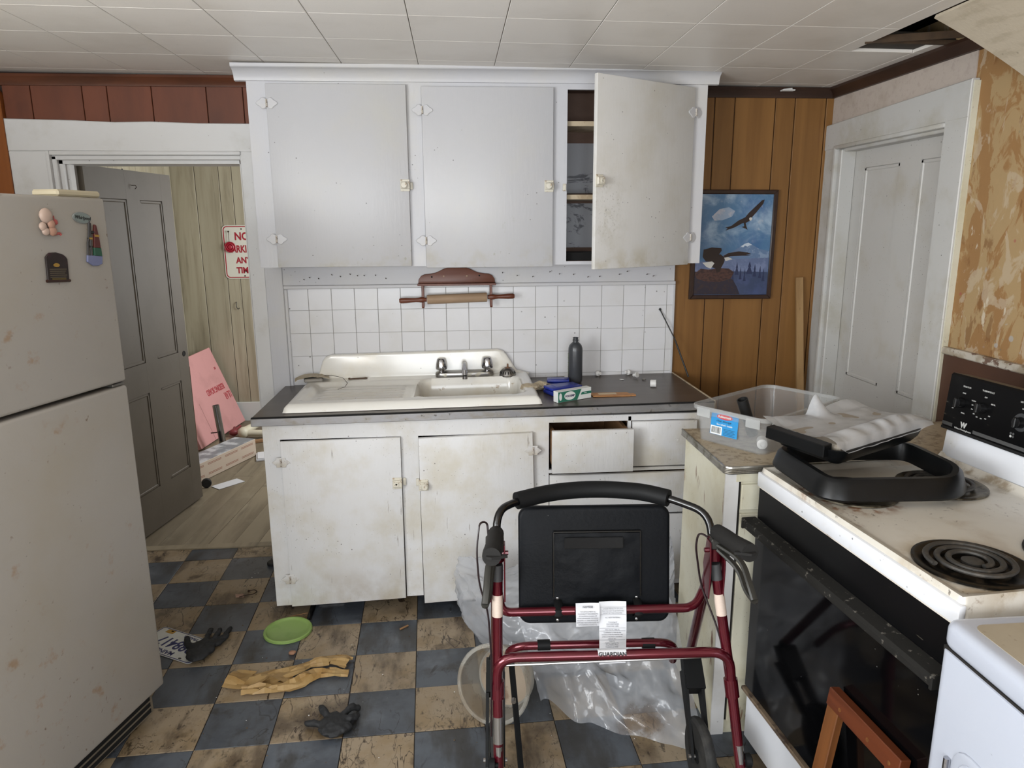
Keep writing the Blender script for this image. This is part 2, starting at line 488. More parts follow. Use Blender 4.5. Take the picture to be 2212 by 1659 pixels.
for i in range(-6, 13):
    for j in range(-9, 6):
        cx = O2 + ex * (i + .5) * TS + ey * (j + .5) * TS
        loc = [(-TS / 2 + g, -TS / 2 + g), (TS / 2 - g, -TS / 2 + g), (TS / 2 - g, TS / 2 - g), (-TS / 2 + g, TS / 2 - g)]
        P = [tuple(cx + ex * a + ey * b) for a, b in loc]
        Q = clip_poly(P, XL, .55, XR, 3.508)
        if not Q: continue
        if len(Q) == 4 and all((Vector(a) - Vector(b)).length < 1e-6 for a, b in zip(sorted(Q), sorted(P))):
            key = 'full'
            if key not in tile_me:
                mb = MB().prism(loc, -.003, 0, 'z', bev=.0008)
                me = D.meshes.new('floor_tile'); mb.bm.to_mesh(me); mb.bm.free()
                tile_me[key] = me
            for kk in ('tile_blue', 'tile_beige'):
                if kk not in tile_me:
                    m2 = tile_me['full'].copy(); m2.materials.append(MATS[kk]); tile_me[kk] = m2
            o = D.objects.new('floor_tile', tile_me['tile_blue' if (i + j) % 2 == 0 else 'tile_beige'])
            o.location = (cx.x, cx.y, random.uniform(-.0004, .0012)); o.rotation_euler = (random.uniform(-.003, .003), random.uniform(-.003, .003), rz)
            link(o, floor)
        else:
            mb = MB().prism(Q, -.003, .0002, 'z')
            obj('floor_tile', mb, 'tile_blue' if (i + j) % 2 == 0 else 'tile_beige', floor, smooth=0)
# the part of the floor behind the camera, one piece
mat('floor_checker', '4d525a', .4, layers=[dict(c='96836a', kind='noise', s=3, lo=.49, hi=.51, f=1)])
obj('rear_vinyl', MB().box(XL, YF, -.003, XR, .549, 0), 'floor_checker', floor, smooth=0)

# ------------------------------------------------------------------ ceiling
CZ = 2.233
ceil = root('ceiling', (0, 0, CZ), (0, .011, 0))
HX, HY0, HY1 = 1.465, 1.30, 2.60
sl = MB()
sl.box(XL, YF, .012, HX, YB + .1, .04).box(HX, HY1, .012, XR + .05, YB + .1, .04).box(HX, YF, .012, XR + .05, HY0, .04)
obj('ceiling_lath', sl, 'ceiling_dark', ceil, smooth=0)
CT = .3048
def ctile(x0, y0, x1, y1):
    mb = MB().box(x0 + .0011, y0 + .0004, 0, x1 - .0011, y1 - .0004, .012, bev=.0012)
    obj('ceiling_tile', mb, 'ceiling_board', ceil, smooth=0)
xs = [.178 + CT * k for k in range(-8, 6)]
ys = [2.415 + CT * k for k in range(-7, 4)]
for a in [XL] + [x for x in xs if XL < x < XR]:
    b = min([x for x in xs + [XR] if x > a + .01])
    for c in [y for y in ys if y < YB]:
        d = min([y for y in ys + [YB] if y > c + .01])
        x1, y1, y0 = b, d, c
        if b > HX and d > HY0 and c < HY1:
            if a < HX: x1 = HX
            else:
                if d > HY1: y0 = HY1
                else: continue
        ctile(a, y0, x1, y1)
obj('rear_ceiling_board', MB().box(XL, YF, 0, XR, ys[0], .012), 'ceiling_board', ceil, smooth=0)
# cavity over the hole with old framing
cv = MB()
cv.box(HX - .5, HY0 - .2, .34, XR + .3, HY1 + .5, .36)
cv.box(XR + .28, HY0 - .2, .04, XR + .3, HY1 + .5, .36).box(HX - .5, HY1 + .48, .04, XR + .3, HY1 + .5, .36)
cv.box(HX - .5, HY0 - .2, .04, HX - .48, HY1 + .5, .36).box(HX - .5, HY0 - .2, .04, XR + .3, HY0 - .18, .36)
obj('ceiling_cavity', cv, 'gap_dark', ceil, smooth=0)
for (a, b) in (((1.38, 2.36, .10), (2.0, 2.62, .10)), ((1.40, 2.05, .12), (2.0, 2.30, .12))):
    M = align_z(a, b)
    obj('joist', MB().box(-.04, -.02, 0, .05, .02, (Vector(b) - Vector(a)).length, mtx=M), 'joist', ceil, smooth=0)
obj('lath_strip', MB().box(0, -.012, 0, .006, .012, .36, mtx=align_z((1.44, 2.585, .006), (1.79, 2.47, .012))), 'joist', ceil, smooth=0)
obj('lath_strip', MB().box(HX, HY1 - .014, -.001, XR, HY1, .014), 'joist', ceil, smooth=0)
# fibreboard sheet hanging out of the hole
def sag(u, v):
    x = 1.462 + .31 * u; y = 2.24 - .96 * v - .06 * u
    z = -.004 - (.165 * u + .03 * u * u) * (1 - .35 * v)
    return (x, y, z + .011 * x * 0)
obj('sagging_sheet', MB().grid(10, 12, sag, thick=.011), mat('fibreboard', 'bdb29f', .7, layers=[dict(c='a39782', s=30, st=(1, .3, 1), lo=.45, hi=.7, f=.6), dict(c='5a5042', s=28, kind='vor', lo=.12, hi=.05, f=.5, m=[('n', 8, .5, .6)])], bump=.2, bscale=60), ceil)

# ------------------------------------------------------------------ back wall
DX0, DX1, DZ = -1.715, -.93, 1.893
wb = MB().box(XL, YB, 0, DX0, 3.54, 2.32).box(DX0, YB, DZ, DX1, 3.54, 2.32).box(DX1, YB, 0, XR + .12, 3.54, 2.32)
wall_back = struct(obj('wall_back', wb, mat('wall_dark', '2d1a10', .7), smooth=0))
gr = [1.052, 1.209, 1.304, 1.497, 1.591, 1.740, 1.779]
for a, b in zip(gr, gr[1:]):
    obj('panel_board', MB().box(a + .0022, 3.410, .0, b - .0022, YB, 2.19, bev=.002), 'panel_orange', wall_back, smooth=0)
gl = [-1.905, -1.79, -1.578, -1.475, -1.29, -1.06, -.905, -.86]
for a, b in zip(gl, gl[1:]):
    obj('panel_board', MB().box(a + .0015, 3.412, 2.04, b - .0015, YB, 2.21, bev=.0015), 'panel_red', wall_back, smooth=0)
poly = [(-2.02, .0), (-1.908, 0)] + arcpts(-1.945, 2.155, .04, 0, 90, 6) + [(-2.02, 2.195)]
obj('wood_sheet', MB().prism(poly, 3.388, YB, 'y', bev=.003), 'board_orange', wall_back, label='orange varnished wood sheet with rounded corner')
# backsplash of scored white tiles
bs = obj('backsplash', MB().box(-.787, 3.402, .80, 1.052, YB, 1.335), 'grout', wall_back, smooth=0)
cxs = [-.787] + [-.681 + .1061 * k for k in range(17)] + [1.050]
czs = [.80, .8985, 1.006, 1.114, 1.222, 1.334]
for a, b in zip(cxs, cxs[1:]):
    for c, d in zip(czs, czs[1:]):
        obj('tile', MB().box(a + .0011, 3.4, c + .0006, b - .0011, 3.404, d - .0006, bev=.0008), 'splash_tile', bs, smooth=0)

# rails and posts around the backsplash
tr = root('trim_1')
rail = obj('rail_board', MB().box(-.787, 3.385, 1.338, 1.047, 3.42, 1.431, bev=.002), 'white_paint', tr)
obj('rail_ledge', MB().box(-.785, 3.374, 1.322, 1.050, 3.42, 1.339, bev=.003), 'white_paint', tr)
obj('post_board', MB().box(-.868, 3.388, .80, -.788, 3.42, 1.431, bev=.003), 'white_paint', tr)
obj('bead', MB().box(-.7875, 3.39, .80, -.772, 3.42, 1.322, bev=.003), 'white_paint', tr)
obj('edge_strip', MB().box(1.046, 3.392, .86, 1.055, 3.42, 1.322, bev=.002), 'white_paint', tr)
mat('nail_rust', '3a2c22', .6, .5)
nl = None
for k in range(22):
    x = -.70 + k * .042 + random.uniform(-.012, .012) if k < 10 else .24 + (k - 10) * .065 + random.uniform(-.02, .02)
    z = 1.368 + random.uniform(-.012, .02)
    if nl is None:
        nl = obj('nail', MB().tube([(0, 0, 0), (0, -.018, .004)], .0018, 6), 'nail_rust', rail, (x, 3.385, z)); continue
    again(nl, rail, (x, 3.385, z))
# casing of the left doorway
tr = root('trim_2')
poly = [(-1.905, 1.93), (-.865, 1.925), (-.865, 2.045), (-1.1, 2.046), (-1.3, 2.052), (-1.45, 2.049), (-1.62, 2.056), (-1.905, 2.062)]
obj('header_board', MB().prism(poly, 3.392, YB, 'y', bev=.003), 'white_trim', tr)
obj('side_board', MB().box(-1.905, 3.394, 0, -1.752, YB, 1.93, bev=.003), 'white_trim', tr)
obj('side_board', MB().box(-.935, 3.394, 0, -.866, YB, 1.93, bev=.003), 'white_trim', tr)
obj('side_bead', MB().box(-1.752, 3.384, 0, -1.735, YB, 1.93, bev=.004, seg=2).box(-1.735, 3.40, 0, -1.715, 3.55, 1.91, bev=.003), 'white_trim', tr)
obj('head_bead', MB().box(-1.735, 3.384, 1.912, -.93, YB, 1.93, bev=.004, seg=2).box(-1.735, 3.40, 1.893, -.93, 3.55, 1.912, bev=.003), 'white_trim', tr)
obj('jamb', MB().box(-1.716, 3.42, 0, -1.70, 3.56, 1.893).box(-1.70, 3.45, 0, -1.688, 3.49, 1.893), 'white_trim', tr)
obj('jamb', MB().box(-.945, 3.42, 0, -.929, 3.56, 1.893), 'white_trim', tr)
obj('head_jamb', MB().box(-1.716, 3.42, 1.878, -.929, 3.56, 1.894), 'white_trim', tr)
obj('threshold', MB().box(-1.70, 3.505, -.02, -.93, 3.56, .006, bev=.004), 'pantry_floor', tr)
# ceiling mouldings
tr = root('trim_3')
def crown(x0, x1, z, m, parent):
    pr = [(3.42, -.002), (3.385, -.002), (3.383, -.012), (3.40, -.03), (3.405, -.045), (3.42, -.047)]
    obj('crown_mould', MB().prism([(a, z + b) for a, b in pr], x0, x1, 'x'), m, parent)
crown(-2.02, -.83, 2.243, 'brown_mould', tr)
crown(1.075, 1.78, 2.214, 'dark_mould', tr)
pr = [(1.78, 0), (1.742, 0), (1.74, -.012), (1.76, -.028), (1.765, -.044), (1.78, -.046)]
obj('crown_mould', MB().prism([(a, 2.214 + b) for a, b in pr], .6, 3.42, 'y'), 'dark_mould', tr)

# ------------------------------------------------------------------ right wall with its door
wr = MB().box(XR, YF, 0, XR + .12, 2.415, 2.32).box(XR, 2.415, 0, XR + .04, 2.50, 1.93).box(XR, 2.415, 1.93, XR + .12, 2.50, 2.32).box(XR, 3.30, 0, XR + .12, YB, 2.32).box(XR, 2.50, 1.93, XR + .12, 3.30, 2.32)
wall_right = struct(obj('wall_right', wr, 'plaster', smooth=0))
obj('wallpaper_strip', MB().box(XR - .004, 2.47, 2.03, XR, 3.42, 2.2), 'paper_pink', wall_right, smooth=0)
obj('dado_board', MB().box(XR - .012, .2, 0, XR, 2.447, 1.137, bev=.002), 'dado_brown', wall_right)
obj('dado_cap', MB().box(XR - .022, .2, 1.137, XR, 2.447, 1.163, bev=.004), 'chipped', wall_right)
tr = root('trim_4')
obj('header_board', MB().prism([(2.447, 1.952), (3.425, 1.935), (3.425, 2.047), (2.447, 2.077)], XR - .03, XR, 'x', bev=.003), 'shaded_trim', tr)
obj('side_board', MB().box(XR - .03, 2.447, 0, XR, 2.565, 1.955, bev=.003), 'shaded_trim', tr)
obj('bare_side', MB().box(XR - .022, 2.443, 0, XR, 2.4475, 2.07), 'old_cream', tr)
obj('side_board', MB().box(XR - .026, 3.32, 0, XR, 3.42, 1.94, bev=.003), 'shaded_trim', tr)
obj('side_bead', MB().box(XR - .036, 3.30, 0, XR, 3.325, 1.94, bev=.006, seg=2).box(XR - .02, 3.27, 0, XR + .05, 3.302, 1.93, bev=.004), 'shaded_trim', tr)
obj('head_bead', MB().box(XR - .036, 2.56, 1.932, XR, 3.325, 1.95, bev=.006, seg=2).box(XR - .01, 2.56, 1.92, XR + .05, 3.30, 1.94, bev=.003), 'shaded_trim', tr)
obj('jamb', MB().box(XR, 2.50, 0, XR + .06, 2.53, 1.93), 'shaded_trim', tr)
def panel_door(name, w, h, th, stiles, rails, m, parent=None, molding=.016, inset=.007):
    """door in x (0..w), thickness y (0..th), z; stiles/rails list the solid members"""
    d = MB()
    for a, b in stiles: d.box(a, 0, 0, b, th, h)
    for a, b in rails: d.box(0.001, .0002, a, w - .001, th - .0002, b)
    o = obj(name, d, m, parent, smooth=0)
    zs = []
    for (a, b) in zip(stiles, stiles[1:]):
        for (c, e) in zip(rails, rails[1:]):
            x0, x1, z0, z1 = a[1], b[0], c[1], e[0]
            p = MB().box(x0 - .002, inset, z0 - .002, x1 + .002, th - inset, z1 + .002)
            k = molding
            for (p0, p1, q0, q1) in ((x0, x0 + k, z0, z1), (x1 - k, x1, z0, z1), (x0, x1, z0, z0 + k), (x0, x1, z1 - k, z1)):
                p.box(p0, .0025, q0, p1, th - .0025, q1, bev=.0035)
            obj('panel', p, m, o)
    return o
d2 = panel_door('door_2', .885, 1.925, .04, [(0, .11), (.378, .512), (.775, .885)], [(0, .2), (.72, .90), (1.84, 1.925)], 'door_white')
struct(d2)
d2.location = (XR + .09, 2.42, 0.004); d2.rotation_euler = (0, 0, R(90))
struct(obj('door_leak_block', MB().box(XR + .5, 2.2, -.06, XR + .55, 3.6, 2.32).box(XR + .12, 2.2, -.06, XR + .5, 2.25, 2.32).box(XR + .12, 3.54, -.06, XR + .5, 3.6, 2.32).box(XR + .12, 2.25, -.06, XR + .5, 3.54, 0).box(XR + .12, 2.25, 2.3, XR + .5, 3.54, 2.32), 'wall_plain', smooth=0))  # unseen box added behind the door to block light leaking under it
# ------------------------------------------------------------------ walls behind the camera with their windows
wl = MB().box(XL - .12, -.55, 0, XL, YB + .1, .95).box(XL - .12, -.55, 2.02, XL, YB + .1, 2.32).box(XL - .12, YF, 0, XL, -.55, 2.32).box(XL - .12, 1.05, .95, XL, YB + .12, 2.02)
struct(obj('wall_left', wl, 'wall_plain', smooth=0))
wf = MB().box(XL, YF - .12, 0, XR, YF, .75).box(XL, YF - .12, 1.98, XR, YF, 2.32).box(XL, YF - .12, .75, -1.3, YF, 1.98).box(.7, YF - .12, .75, XR, YF, 1.98)
struct(obj('wall_front', wf, 'wall_plain', smooth=0))
def window(name, w, h, loc, rzz):
    r_ = root(name, loc, (0, 0, rzz))
    f = MB().box(0, -.03, 0, .05, .03, h).box(w - .05, -.03, 0, w, .03, h).box(0, -.03, 0, w, .03, .05).box(0, -.03, h - .05, w, .03, h).box(0, -.025, h / 2 - .02, w, .025, h / 2 + .02)
    obj('window_frame', f, 'white_trim', r_, smooth=0)
    obj('pane', MB().box(.04, -.003, .04, w - .04, .003, h / 2), 'glass_pane', r_, smooth=0)
    obj('pane', MB().box(.04, -.003, h / 2, w - .04, .003, h - .04), 'glass_pane', r_, smooth=0)
window('window_1', 2.0, 1.23, (-1.3, YF - .06, .75), 0)
window('window_2', 1.6, 1.07, (XL - .06, -.55, .95), R(90))

# ------------------------------------------------------------------ the next room seen through the doorway
PX0, PX1, PY1 = -2.22, -.05, 6.06
fp = struct(obj('floor_pantry', MB().box(PX0, 3.54, -.05, PX1, PY1, -.012), 'gap_dark', smooth=0))
pw = .128
for k in range(-4, 18):
    x = PX0 + k * pw
    cuts = [3.3, 3.3 + 1.1 + .9 * random.random(), 6.4]
    for a, b in zip(cuts, cuts[1:]):
        M = T((x, 3.3, 0)) @ RZ(-4) @ T((-x, -3.3, 0))
        P4 = [M @ Vector((px, py, 0)) for px, py in ((x + .001, a + .001), (x + pw - .001, a + .001), (x + pw - .001, b - .001), (x + .001, b - .001))]
        Q = clip_poly([(p.x, p.y) for p in P4], PX0, 3.545, PX1, PY1)
        if len(Q) > 2:
            obj('plank', MB().prism(Q, -.012, random.uniform(-.001, .001), 'z'), 'pantry_floor', fp, smooth=0)
wp = struct(obj('wall_pantry', MB().box(PX0, PY1, 0, PX1, PY1 + .1, 2.32), 'wall_dark', smooth=0))
ge = [-2.22, -2.03, -1.845, -1.745, -1.55, -1.42, -1.24, -1.14, -.95, -.8, -.6, -.4, -.2, -.05]
for a, b in zip(ge, ge[1:]):
    obj('panel_board', MB().box(a + .002, PY1 - .008, 0, b - .002, PY1, 2.3, bev=.002), 'pantry_panel', wp, smooth=0)
wq = struct(obj('wall_pantry_left', MB().box(PX0 - .1, 3.54, 0, PX0, PY1 + .1, 2.32), 'wall_dark', smooth=0))
ge = [3.54, 3.74, 3.95, 4.1, 4.3, 4.5, 4.62, 4.8, 5.0, 5.2, 5.42, 5.6, 5.75, 5.95, 6.05]
for a, b in zip(ge, ge[1:]):
    obj('panel_board', MB().box(PX0, a + .002, 0, PX0 + .008, b - .002, 2.3, bev=.002), 'pantry_panel', wq, smooth=0)
struct(obj('wall_pantry_right', MB().box(PX1, 3.54, 0, PX1 + .1, PY1 + .1, .95).box(PX1, 3.54, 1.95, PX1 + .1, PY1 + .1, 2.32).box(PX1, 3.54, .95, PX1 + .1, 4.45, 1.95).box(PX1, 5.35, .95, PX1 + .1, PY1 + .1, 1.95), 'wall_plain', smooth=0))
window('window_3', .9, 1.0, (PX1 + .05, 4.45, .95), R(90))
struct(obj('ceiling_pantry', MB().box(PX0 - .1, 3.54, 2.3, PX1 + .1, PY1 + .1, 2.34), 'ceiling_board', smooth=0))
struct(obj('baseboard_pantry', MB().box(PX0, PY1 - .03, 0, PX1, PY1 - .008, .163, bev=.003), mat('pale_base', 'c3c7c4', .5, layers=[grime('a5a79d', 6, .5, .8, .5)])))
tr = root('trim_5')
obj('header_board', MB().box(PX0 + .008, 4.25, 1.84, PX0 + .03, 5.35, 1.97), 'white_trim', tr)
obj('side_board', MB().box(PX0 + .008, 5.25, 0, PX0 + .03, 5.35, 1.84), 'bare_edge', tr)
# the grey panel door standing open into the next room
d1 = panel_door('door_1', .72, 1.872, .035, [(0, .10), (.305, .415), (.62, .72)], [(0, .22), (.74, .90), (1.73, 1.872)], 'grey_door')
struct(d1)
d1.location = (-1.672, 3.53, .012); d1.rotation_euler = (0, 0, R(80.6))
obj('worn_edge', MB().box(.718, -.001, .35, .7215, .036, .80), 'bare_edge', d1)
obj('knob_hole', MB().lathe([(.016, 0), (.016, .003), (.012, .003), (.012, 0)], 16, mtx=T((.675, .001, .885)) @ RX(90)).lathe([(.012, 0), (.012, .0015)], 16, mtx=T((.675, .001, .885)) @ RX(90)), 'gap_dark', d1)
obj('coat_hook', MB().tube([(.36, 0, 1.80), (.36, -.02, 1.80), (.36, -.025, 1.79), (.36, -.015, 1.782)], .002, 6), 'nail_rust', d1)
obj('hinge', MB().box(-.004, -.004, 1.6, .012, .0, 1.68), 'nail_rust', d1)

# ------------------------------------------------------------------ materials for the fitted kitchen
mat('cab_inside', '6b5346', .7, layers=[dict(c='4a382e', s=6, st=(.4, 1, 1), lo=.4, hi=.7, f=.6)])
mat('shelf_edge', 'b7a68c', .6, layers=[dict(c='8c7659', s=14, lo=.5, hi=.65, f=.6)])
mat('marble_paper', '9ea0a6', .45, layers=[dict(c='4d4f55', s=5, lo=.49, hi=.5, f=.0), dict(c='3d3f46', s=4, st=(1, 1, 2.2), kind='noise', d=9, nr=.75, lo=.56, hi=.62, f=.8, dist=1.2)])
mat('rust_hinge', '7a5a44', .6, .4)
mat('latch_paint', 'cfcabc', .4, layers=[dict(c='8a6c48', s=60, lo=.55, hi=.62, f=.7)])
mat('raw_wood', '8d6a48', .7, layers=[dict(c='6a4a2e', s=20, st=(1, .1, 1), lo=.4, hi=.7, f=.7)])
mat('laminate', '4a413b', .33, layers=[dict(c='564e48', s=10, st=(.25, 1, 1), lo=.4, hi=.65, f=.7), dict(c='2c2725', s=6, st=(.2, 1, 1), lo=.5, hi=.72, f=.7), dict(c='7c756c', s=9, lo=.58, hi=.8, f=.4)], bump=.03, bscale=40)
mat('edge_metal', '99989a', .38, .75, layers=[dict(c='8a8272', s=26, st=(.5, 1, 1), lo=.42, hi=.68, f=.6, r=.7), dict(c='3a3226', s=40, lo=.6, hi=.7, f=.7, r=.8), dict(c='b8b9bd', s=7, st=(.3, 1, 1), lo=.58, hi=.7, f=.6)])
mat('porcelain', 'dedcd6', .18, coat=.4, layers=[dict(c='cfc4aa', s=5, lo=.45, hi=.75, f=.5), dict(c='b0a077', s=6, lo=.4, hi=.7, f=.7, m=[('z', .012, -.10)]), dict(c='8e6f3c', s=26, lo=.58, hi=.68, f=.85, m=[('z', .012, .0)]), SPECK])
mat('chrome', 'b9b9bd', .12, 1, layers=[dict(c='6e6a64', s=30, lo=.55, hi=.7, f=.5, r=.5)])
mat('dull_chrome', '8f8d8b', .32, 1, layers=[dict(c='b9b3a2', s=24, lo=.55, hi=.65, f=.7, r=.7)])
mat('black_matte', '141414', .55)
mat('dark_void', '060505', .9)

def P(name, mb, m, parent, **k):
    """part whose mesh is written in world coordinates"""
    o = obj(name, mb, m, parent, **k)
    o.location = -Vector(parent.location)
    return o
def butterfly(w=.042, h=.030):
    pts = []
    for a in range(0, 360, 12):
        t = R(a)
        r_ = .62 + .38 * abs(math.cos(t)) ** 1.5 + .10 * math.cos(6 * t)
        pts.append((w / 2 * r_ * math.cos(t) * 1.05, h / 2 * r_ * math.sin(t) * 1.3))
    return pts
_hinge = {}
mat('rust_pin', 'b9b2a8', .5, .1, layers=[dict(c='4a2f20', s=110, lo=.5, hi=.56, f=.8)])
def hinge(parent, x, y, z, m, pointed=False):
    key = (pointed, m)
    if key not in _hinge:
        mb = MB()
        if pointed:
            mb.prism([(-.036, 0), (-.019, .013), (-.019, .020), (.019, .020), (.019, .013), (.036, 0), (.019, -.013), (.019, -.020), (-.019, -.020), (-.019, -.013)], -.004, .001, 'y', bev=.0015)
        else:
            mb.prism(butterfly(.076, .046), -.004, .001, 'y', bev=.0018)
        o = obj('hinge', mb, m, parent, (x, y, z))
        pn_ = obj('hinge_pin', MB().tube([(0, -.005, -.015), (0, -.005, .015)], .0042, 8), 'rust_pin', parent, (x, y, z)); _hinge[key] = (o, pn_)
    else:
        o = again(_hinge[key][0], parent, (x, y, z)); again(_hinge[key][1], parent, (x, y, z))
    return o
def latch(parent, x, y, z, side=1, knob=True):
    """square latch plate with a round knob, catch on the neighbouring stile side"""
    mb = MB().box(-.021, -.004, -.024, .018, .001, .024, bev=.0018).box(-.019, -.015, -.015, .019, -.003, .015, bev=.003)
    o = obj('latch', mb, 'latch_paint', parent, (x, y, z))
    if knob:
        k = MB().lathe([(.009, 0), (.010, .006), (.014, .010), (.0145, .014), (.011, .019), (0, .020)], 16, mtx=T((-.004 * side, -.013, 0)) @ RX(90))
    else:
        k = MB().lathe([(.010, 0), (.010, .005), (.004, .005), (.004, .001), (0, .001)], 14, mtx=T((-.004 * side, -.014, 0)) @ RX(90))
    obj('latch_knob', k, 'latch_paint', parent, (x, y, z))
    return o

# ------------------------------------------------------------------ upper cabinet
UF = 3.16
uc = thing('upper_cabinet', 'white painted wall cabinet over the sink with one door ajar', 'cabinet', (.13, 3.3, 1.433))
cb = MB()
cb.box(-.82, UF + .018, 1.433, -.80, 3.402, 2.20).box(1.063, UF + .018, 1.433, 1.083, 3.402, 2.20).box(-.80, UF + .018, 1.433, 1.063, 3.402, 1.448)
cb.box(-.80, UF + .018, 2.18, 1.063, 3.402, 2.20).box(-.80, 3.394, 1.448, 1.063, 3.402, 2.18).box(.442, UF + .018, 1.448, .46, 3.394, 2.18)
P('carcass', cb, 'cab_inside', uc, smooth=0)
P('side_panel', MB().box(-.823, UF + .004, 1.433, -.8205, 3.402, 2.2), 'white_paint', uc, smooth=0)
P('side_panel', MB().box(1.0835, UF + .004, 1.433, 1.086, 3.402, 2.2), 'white_paint', uc, smooth=0)
ff = MB()
for a, b in ((-.822, -.748), (-.183, -.122), (.425, .487), (1.02, 1.086)):
    ff.box(a, UF, 1.433, b, UF + .018, 2.202)
ff.box(-.75, UF + .0003, 2.155, 1.022, UF + .0177, 2.202).box(-.75, UF + .0003, 1.433, 1.022, UF + .0177, 1.447)
P('face_frame', ff, 'white_paint', uc, smooth=0)
cp_ = [(3.17, 2.176), (3.152, 2.178), (3.150, 2.186), (3.146, 2.198), (3.137, 2.21), (3.122, 2.219), (3.112, 2.221), (3.108, 2.224), (3.108, 2.236), (3.30, 2.236), (3.30, 2.20), (3.17, 2.20)]
P('crown', MB().prism(cp_, -.866, 1.130, 'x'), 'white_paint', uc, smooth=25)
P('shelf', MB().box(.461, UF + .03, 2.014, 1.062, 3.393, 2.034), 'shelf_edge', uc, smooth=0)
P('shelf', MB().box(.461, UF + .03, 1.711, 1.062, 3.393, 1.731), 'shelf_edge', uc, smooth=0)
P('lining_paper', MB().box(.461, 3.389, 1.50, 1.062, 3.3925, 1.700).box(.461, 3.389, 1.745, 1.062, 3.3925, 1.965), 'marble_paper', uc, smooth=0)
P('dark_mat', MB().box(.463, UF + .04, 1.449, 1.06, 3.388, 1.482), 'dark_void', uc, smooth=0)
dd = UF - .021
def udoor(x0, x1, z0, z1, hx, lx, hz, lz, ls):
    o = P('door', MB().box(x0, dd, z0, x1, UF - .001, z1, bev=.003, seg=2), mat('door_paint', 'bababd', .36, layers=[grime('c2bfb4', 3, .45, .8, .5), dict(c='a9a188', s=7, lo=.45, hi=.7, f=.6, m=[('z', 1.56, 1.43)]), dict(c='8d8a6a', s=30, lo=.58, hi=.66, f=.5, m=[('n', 5, .5, .62), ('z', 1.7, 1.5)]), SPECK], bump=.12, bscale=30, bstretch=(3, 3, .4)), uc)
    for z in hz: hinge(o, hx, dd, z, 'white_paint')
    latch(o, lx, dd, lz, ls)
    return o
udoor(-.744, -.183, 1.434, 2.166, -.741, -.198, (2.09, 1.552), 1.769, 1)
udoor(-.121, .4255, 1.426, 2.160, -.118, .409, (2.067, 1.541), 1.764, 1)
P('catch', MB().box(-.18, UF - .012, 1.752, -.168, UF + .001, 1.782, bev=.002), 'latch_paint', uc)
P('catch', MB().box(.469, UF - .008, 1.745, .484, UF + .001, 1.775, bev=.002), 'latch_paint', uc)
# third door standing ajar
d3 = obj('door', MB().box(-.552, -.02, 0, 0, 0, .735, bev=.003, seg=2), mat('door_paint_grimy', 'cfcecc', .38, layers=[grime('bab4a4', 3, .42, .75, .6), dict(c='9a937a', s=22, lo=.42, hi=.75, f=.4, m=[('pt', (-.49, -.02, .22), .0, .26, (1.6, 1, 1))]), dict(c='4f4d3e', s=120, lo=.58, hi=.68, f=.5, m=[('pt', (-.48, -.02, .22), .0, .22, (2, 1, 1))]), dict(c='a69a78', s=9, lo=.42, hi=.7, f=.6, m=[('z', .12, .0)]), SPECK], bump=.12, bscale=30, bstretch=(3, 3, .4)), uc)
d3.location = Vector((1.018, UF - .001, 1.428)) - Vector(uc.location); d3.rotation_euler = (0, 0, R(31))
for z in (.636, .118): hinge(d3, .004, -.020, z, 'white_paint')
latch(d3, -.535, -.02, .342, -1, knob=False)

# ------------------------------------------------------------------ lower cabinet
LF = 2.815
lc = thing('sink_cabinet', 'white painted base cabinet under the sink with drawers hanging open', 'cabinet', (.13, 3.1, 0))
cb = MB()
cb.box(-.775, LF + .02, .05, -.755, 3.398, .83).box(1.03, LF + .02, .07, 1.05, 3.398, .835).box(-.755, 3.38, .05, 1.03, 3.398, .83)
cb.box(-.755, LF + .02, .075, 1.03, 3.38, .09).box(.335, LF + .02, .09, .352, 3.38, .70)
cb.box(-.70, LF + .12, 0, 1.0, LF + .14, .075).box(-.70, LF + .14, 0, -.68, 3.38, .075).box(.98, LF + .14, 0, 1.0, 3.38, .075)
P('carcass', cb, mat('cab_dark', '3a2f27', .8), lc, smooth=0)
P('end_panel', MB().box(-.7785, LF + .001, .046, -.7755, 3.398, .832, bev=.001), 'lower_paint', lc)
ff = MB()
ff.prism([(-.777, .046), (-.712, .048), (-.712, .832), (-.777, .832)], LF, LF + .02, 'y').prism([(-.234, .064), (-.164, .066), (-.164, .838), (-.234, .838)], LF, LF + .02, 'y')
ff.box(.302, LF, .07, .370, LF + .02, .838).box(.985, LF, .07, 1.052, LF + .02, .838)
ff.box(-.713, LF + .0003, .772, .303, LF + .0197, .838).box(.369, LF + .0003, .812, .986, LF + .0197, .838).box(.369, LF + .0003, .594, .986, LF + .0197, .608).box(.369, LF + .0003, .07, .986, LF + .0197, .10).box(.700, LF + .0003, .6, .712, LF + .0197, .83)
P('face_frame', ff, 'lower_paint', lc, smooth=0)
dy0, dy1 = LF - .019, LF - .0008
o = P('door', MB().prism([(-.7115, .050), (-.238, .066), (-.2345, .772), (-.708, .768)], dy0, dy1, 'y', bev=.0025, seg=2), 'lower_paint', lc)
for z in (.683, .175): hinge(o, -.709, dy0, z, 'lower_paint', True)
latch(o, -.252, dy0, .58, 1, knob=False)
o = P('door', MB().prism([(-.160, .040), (.318, .058), (.300, .778), (-.1625, .767)], dy0 - .004, dy1, 'y', bev=.0025, seg=2), 'lower_paint', lc)
hinge(o, .302, dy0 - .004, .703, 'lower_paint', True); hinge(o, .312, dy0 - .004, .2, 'lower_paint', True)
latch(o, -.146, dy0 - .004, .569, -1)
P('catch', MB().box(-.232, LF - .010, .566, -.219, LF + .001, .596, bev=.002), 'latch_paint', lc)
P('catch', MB().box(-.178, LF - .010, .562, -.165, LF + .001, .592, bev=.002), 'latch_paint', lc)
